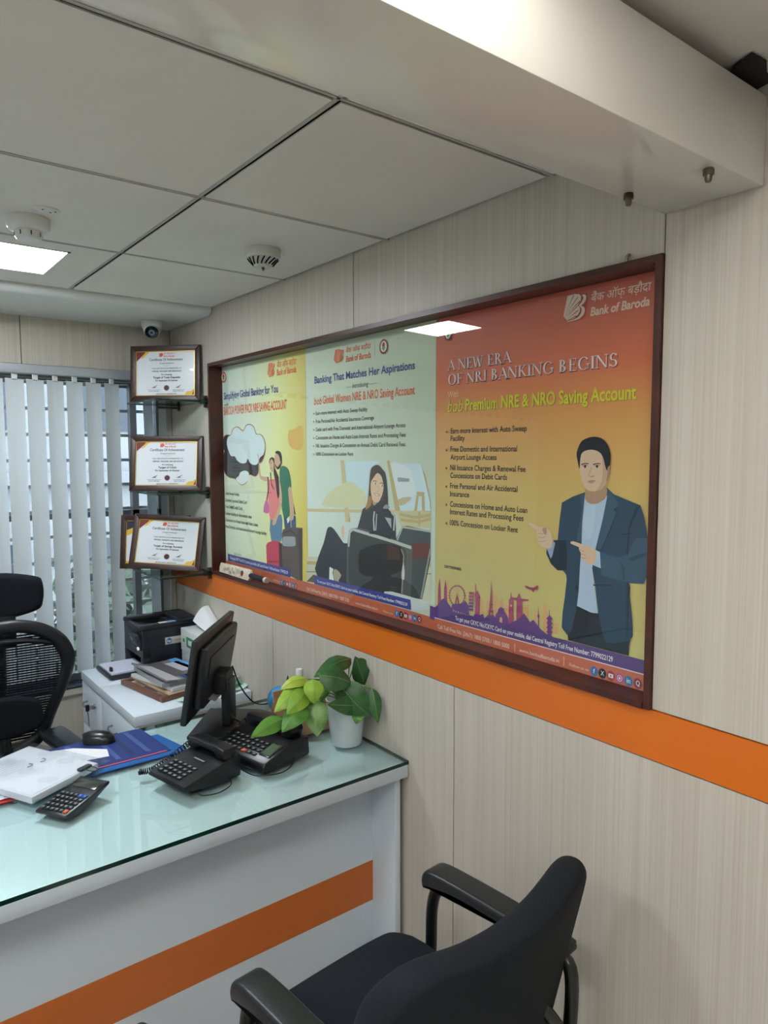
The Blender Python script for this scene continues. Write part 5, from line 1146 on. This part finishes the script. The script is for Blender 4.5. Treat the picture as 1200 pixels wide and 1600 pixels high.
bmesh.ops.recalc_face_normals(tb, faces=tb.faces[:]); b._merge(tb,BLACK); b.out('back_frame',t)
b = MB(); z = .60
def half_width(z):
    c = [abs(x) for x,zz in inner if abs(zz-z) < .012]; return (max(c) if c else .1)+.015
while z < 1.005:
    hw = half_width(z); P = [(x,bp(x,z),z) for x in [(-hw+2*hw*i/10) for i in range(11)]]
    b.grid([[(x,y,zz-.0034) for x,y,zz in P],[(x,y+.001,zz) for x,y,zz in P],[(x,y,zz+.0034) for x,y,zz in P]],DARKFAB,thick=.0012); z += .0098
for i in range(26):
    x = -.19+.38*i/25
    zs = [zz for xx,zz in inner if abs(xx-x) < .014]
    if zs: b.tube([(x,bp(x,zz)-.002,zz) for zz in [min(zs)+(max(zs)-min(zs))*k/10 for k in range(11)]],.0007,DARKFAB,n=4)
b.out('mesh_back',t)
b = MB(); b.tube(spline([(-.19,bp(.19,.96)-.004,.955),(-.1,bp(.1,.97),.978),(0,bp(0,.98),.985),(.1,bp(.1,.97),.978),(.19,bp(.19,.96)-.004,.955)],5,False),.011,BLACK,n=8); b.out('upper_brace',t)
b = MB(); ol = spline([(-.125,1.085),(0,1.062),(.125,1.085),(.150,1.125),(.150,1.19),(.125,1.215),(0,1.235),(-.125,1.215),(-.150,1.19),(-.150,1.125)],4); cushion(b,ol,-.03,.03,DARKFAB,axis='y',curve=lambda x,z: bp(0,1.0)-.035+.9*x*x); b.out('headrest',t)
b = MB(); b.box(-.055,.055,bp(0,1.0)-.035,bp(0,1.0)-.005,.96,1.10,BLACK,r=.006); b.out('headrest_bracket',t)
b = MB(); ol = spline([(-.115,.655),(0,.63),(.115,.655),(.125,.72),(.105,.765),(0,.785),(-.105,.765),(-.125,.72)],4); cushion(b,ol,-.02,.02,DARKFAB,axis='y',curve=lambda x,z: -.185+.6*x*x); b.out('lumbar_pad',t)
b = MB(); ol = spline([(-.22,.23),(0,.245),(.22,.23),(.255,.18),(.255,-.12),(.20,-.20),(0,-.21),(-.20,-.20),(-.255,-.12),(-.255,.18)],4); cushion(b,ol,.42,.49,DARKFAB,dome=.012); b.out('seat',t)
for sx in (-1,1):
    b = MB(); b.prism(spline([(.045,-.13),(.045,.08),(.03,.12),(-.03,.12),(-.045,.08),(-.045,-.13),(-.02,-.15),(.02,-.15)],3),.610,.635,BLACK_SATIN,axis='z',r=.006,X=Matrix.Translation((.178*sx,-.045,0))@Matrix.Rotation(D(-10*sx),4,'Z')); b.out('armrest',t)
    b = MB(); b.tube(spline([(.185*sx,-.06,.612),(.225*sx,-.06,.54),(.25*sx,-.03,.44),(.12*sx,0,.41)],5,False),.02,BLACK,n=12); b.out('arm_post',t)
b = MB(); b.tube([(0,0,.42),(0,0,.10)],.028,BLACK_METAL,n=16); b.tube(spline([(0,-.10,.41),(0,-.20,.45),(0,-.225,.60),(0,bp(0,.7)-.03,.72),(0,bp(0,.95)-.03,.98)],5,False),.022,BLACK,n=10); b.out('spine',t)
for k in range(5):
    a = k*2*PI/5+.3; b = MB(); b.tube([(.02*math.cos(a),.02*math.sin(a),.115),(.29*math.cos(a),.29*math.sin(a),.075)],.02,BLACK,n=10,radii=[.026,.016]); b.out('base_arm',t)
    b = MB(); b.lathe([(0,-.02),(.026,-.02),(.03,-.012),(.03,.012),(.026,.02),(0,.02)],BLACK,n=18,X=Matrix.Translation((.29*math.cos(a),.29*math.sin(a),.030))@Matrix.Rotation(a,4,'Z')@Matrix.Rotation(PI/2,4,'X')); b.tube([(.29*math.cos(a),.29*math.sin(a),.04),(.29*math.cos(a),.29*math.sin(a),.08)],.008,STEEL); b.out('castor',t)
